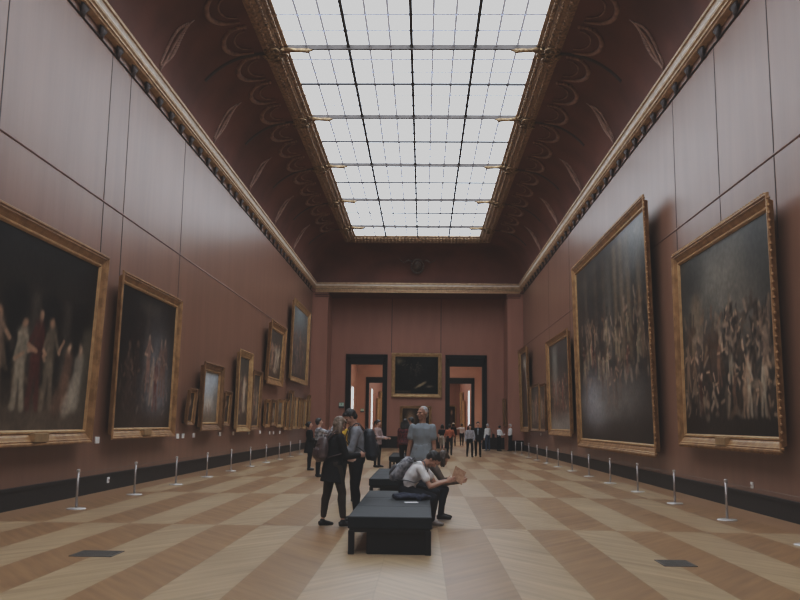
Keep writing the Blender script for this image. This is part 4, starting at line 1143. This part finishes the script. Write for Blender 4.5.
# grey t-shirt man
m8 = person((-.01, 15.3, 0), -100, 1.86, 'grey haired man in grey t-shirt walking between the benches and doorways', near=True, lean=-.03, head=(.0, -.6), bulk=.98,
            arms=A(((-.12, .02, -1), (-.05, .22, -1)), ((.16, .0, -1), (.16, .12, -1))), legs=A(((-.05, .18, -1), (0, -.05, -1)), ((.05, -.02, -1), (0, -.35, -1))),
            top=C_tee, coat=.09, sleeve='short', bottom=C_khaki, hem=.52, skin=M_skin2, shoe=C_sneak, hair=('cap', H_grey))
hh = handheld(m8, 1, .10, -.10)
e = empty('straw_hat', hh, (R(80), 0, R(10))); tag(e, 'tan straw hat held low by the man in grey t-shirt', 'hat')
bm = bmesh.new(); loft(bm, [(0, 0, 0), (0, 0, .008)], [(.16, .17)] * 2, n=24); obj('brim', bm, C_straw, e)
bm = bmesh.new(); loft(bm, [(0, 0, .005), (0, 0, .05), (0, 0, .09), (0, 0, .105)], [(.095, .105), (.09, .10), (.08, .09), (.04, .05)], n=20); obj('crown', bm, C_straw, e, True)
bm = bmesh.new(); loft(bm, [(0, 0, .012), (0, 0, .035)], [(.098, .108), (.096, .106)], n=20, cap=False); obj('ribbon', bm, mat('ribbon_red', (.3, .04, .03), .6), e)

# people between and behind
person((-1.44, 16.6, 0), -70, 1.70, 'person in yellow jacket glimpsed between the woman in cardigan and man in grey', top=C_yellow, bottom=C_black, hair=('short', H_brown))
person((-3.62, 27.5, 0), 15, 1.56, 'woman in knee length black coat with hair in a bun standing by the left posts', lean=-.05, head=(-.15, 0), top=C_black, coat=.36, bottom=C_black, hair=('bun', H_black),
       arms=A(((-.15, .15, -1), (.3, .8, .1)), ((.15, .15, -1), (-.4, .9, .1))), legs=A(((-.06, .12, -1), (0, -.08, -1)), ((.05, -.02, -1), (0, -.05, -1))))
ph = person((-2.93, 24.2, 0), 20, 1.66, 'dark haired visitor in black and white patterned top raising a phone', head=(-.2, 0), top=C_pattern, bottom=C_black, hair=('short', H_black),
       arms=A(((-.1, .6, -.7), (.1, .6, .9)), ((.1, .8, -.25), (-.1, .55, .95))))
phone(handheld(ph, 1, .09, .03), 20, 'smartphone raised by visitor in patterned top')
pk = person((-1.58, 30.0, 0), -25, 1.66, 'woman in pale pink jacket and black trousers behind the navy backpack', head=(.2, 0), top=C_pink, coat=.12, bottom=C_black, hair=('tail', H_black),
       arms=A(((-.1, .3, -1), (.1, .9, -.1)), ((.1, .3, -1), (-.1, .9, -.1))))
person((-.55, 26.2, 0), 70, 1.68, 'long black haired woman in dark red plaid shirt seen from behind', head=(.1, .3), top=C_plaid, coat=.08, bottom=C_black, hair=('long', H_black))
person((-.36, 27.3, 0), 150, 1.74, 'dark haired man in pale pink top beside the plaid shirt woman', head=(.2, .2), top=C_pink, bottom=C_navy, hair=('short', H_black), arms=A(((-.1, .3, -1), (.2, .9, -.1)), ((.1, .1, -1), (0, .5, -.8))))
walk = A(((-.04, .35, -1), (0, -.1, -1)), ((.04, -.20, -1), (0, -.45, -1)))
person((1.0, 44.5, 0), 80, 1.55, 'person in black top and beige shorts walking away, left of orange top', top=C_black, sleeve='short', bottom=C_beige, hem=.5, hair=('bob', H_black), legs=walk)
person((1.30, 42.0, 0), 85, 1.56, 'person in orange top and black trousers walking towards right doorway', top=C_orange, bottom=C_black, hair=('short', H_black), sleeve='half', legs=walk, arms=A(((-.35, .1, -1), (.1, .4, -.7)), ((.35, .1, -1), (-.1, .4, -.7))))
person((2.12, 60.0, 0), 95, 1.62, 'person in dark clothes and cream sun hat in the right doorway', top=C_black, bottom=C_black, hair=('bob', H_black), hat=cloth('cream_hat', (.6, .52, .42)))
person((2.75, 61.0, 0), 80, 1.62, 'person in white shirt with arm stretched out beyond right doorway', top=C_white, bottom=C_black, hair=('short', H_brown), arms=A(((-1, .1, -.25), (-1, .0, -.15)), ((.15, .05, -1), (.1, .2, -1))), legs=walk)
swt = person((2.2, 40.4, 0), -85, 1.56, 'dark haired woman in light grey sweater and black jeans facing the camera', top=C_ltgrey, bottom=C_black, hair=('long', H_black), head=(.1, 0), arms=A(((-.25, .1, -1), (.25, .5, -.8)), ((.22, .1, -1), (.05, .3, -1))), legs=walk)
jm = person((2.60, 40.7, 0), -95, 1.70, 'tall visitor in open black jacket and black trousers beside light grey sweater', top=C_black, open_front=C_tee, coat=.10, bottom=C_black, hair=('short', H_black), head=(.05, .2), arms=A(((-.2, .1, -1), (.1, .3, -1)), ((.25, .1, -1), (-.25, .5, -.6))), legs=walk)
gh = person((3.75, 50.0, 0), 130, 1.60, 'grey haired visitor in white top and blue jeans by right doorway', top=C_white, bottom=C_jeans, hair=('short', H_grey), shoe=C_sneak, head=(.1, 0))
e = empty('shoulder_bag', (4.06, 49.95, .72)); tag(e, 'black shoulder bag worn by grey haired visitor in blue jeans', 'bag')
bm = bmesh.new(); rbox(bm, -.06, .08, -.14, .14, 0, .26, .04, 3); obj('pouch', bm, C_black, e)
bm = bmesh.new(); loft(bm, [(.01, -.12, .24), (-.12, -.06, .48), (-.20, .0, .62), (-.12, .06, .48), (.01, .12, .24)], [(.014, .006)] * 5, side=(0, 1, 0), n=6); obj('strap', bm, C_black, e)
person((4.42, 50.2, 0), 35, 1.50, 'dark haired visitor in white top leaning towards white haired visitor', lean=.12, top=C_white, bottom=C_black, hair=('short', H_black), arms=A(((-.1, .35, -.9), (.2, .5, .1)), ((.1, .3, -.9), (-.1, .6, .1))))
person((5.12, 50.6, 0), 195, 1.60, 'white haired visitor in white top at far right by the end pier', top=C_white, bottom=C_black, hair=('short', H_white), head=(.1, 0), arms=A(((-.1, .1, -.9), (.8, .3, .3)), ((.1, .1, -1), (-.6, .4, -.1))))


# ------------------------------------------------------------------ camera, light, view
cd = bpy.data.cameras.new('camera'); co = bpy.data.objects.new('camera', cd); COL.objects.link(co)
f_px, pitch, yaw, roll = 850.0, .1445, .0286, .0127
cd.sensor_fit = 'HORIZONTAL'; cd.sensor_width = 36; cd.lens = f_px / 800 * 36; cd.clip_end = 400
cy, sy, cp, sp_ = math.cos(yaw), math.sin(yaw), math.cos(pitch), math.sin(pitch)
F = Vector((-sy * cp, cy * cp, sp_)); Rv = Vector((cy, sy, 0)); Uv = Rv.cross(F)
R2 = Rv * math.cos(roll) + Uv * math.sin(roll); U2 = -Rv * math.sin(roll) + Uv * math.cos(roll)
co.matrix_world = Matrix(((R2.x, U2.x, -F.x, 0), (R2.y, U2.y, -F.y, 0), (R2.z, U2.z, -F.z, 1.5), (0, 0, 0, 1)))
SC.camera = co

w = bpy.data.worlds.new('world'); SC.world = w; w.use_nodes = True
w.node_tree.nodes['Background'].inputs[0].default_value = (.8, .88, 1, 1)
w.node_tree.nodes['Background'].inputs[1].default_value = .6

vs = SC.view_settings
vs.view_transform = 'Standard'; vs.look = 'None'; vs.exposure = 0; vs.gamma = 1
vs.use_curve_mapping = True
cm = vs.curve_mapping
cm.clip_max_x = 1; cm.clip_max_y = 1
c_ = cm.curves[3]
c_.points[0].location = (0, .011); c_.points[1].location = (1, .60)
c_.points.new(.08, .065); c_.points.new(.3, .235)
cm.extend = 'HORIZONTAL'
cm.update()
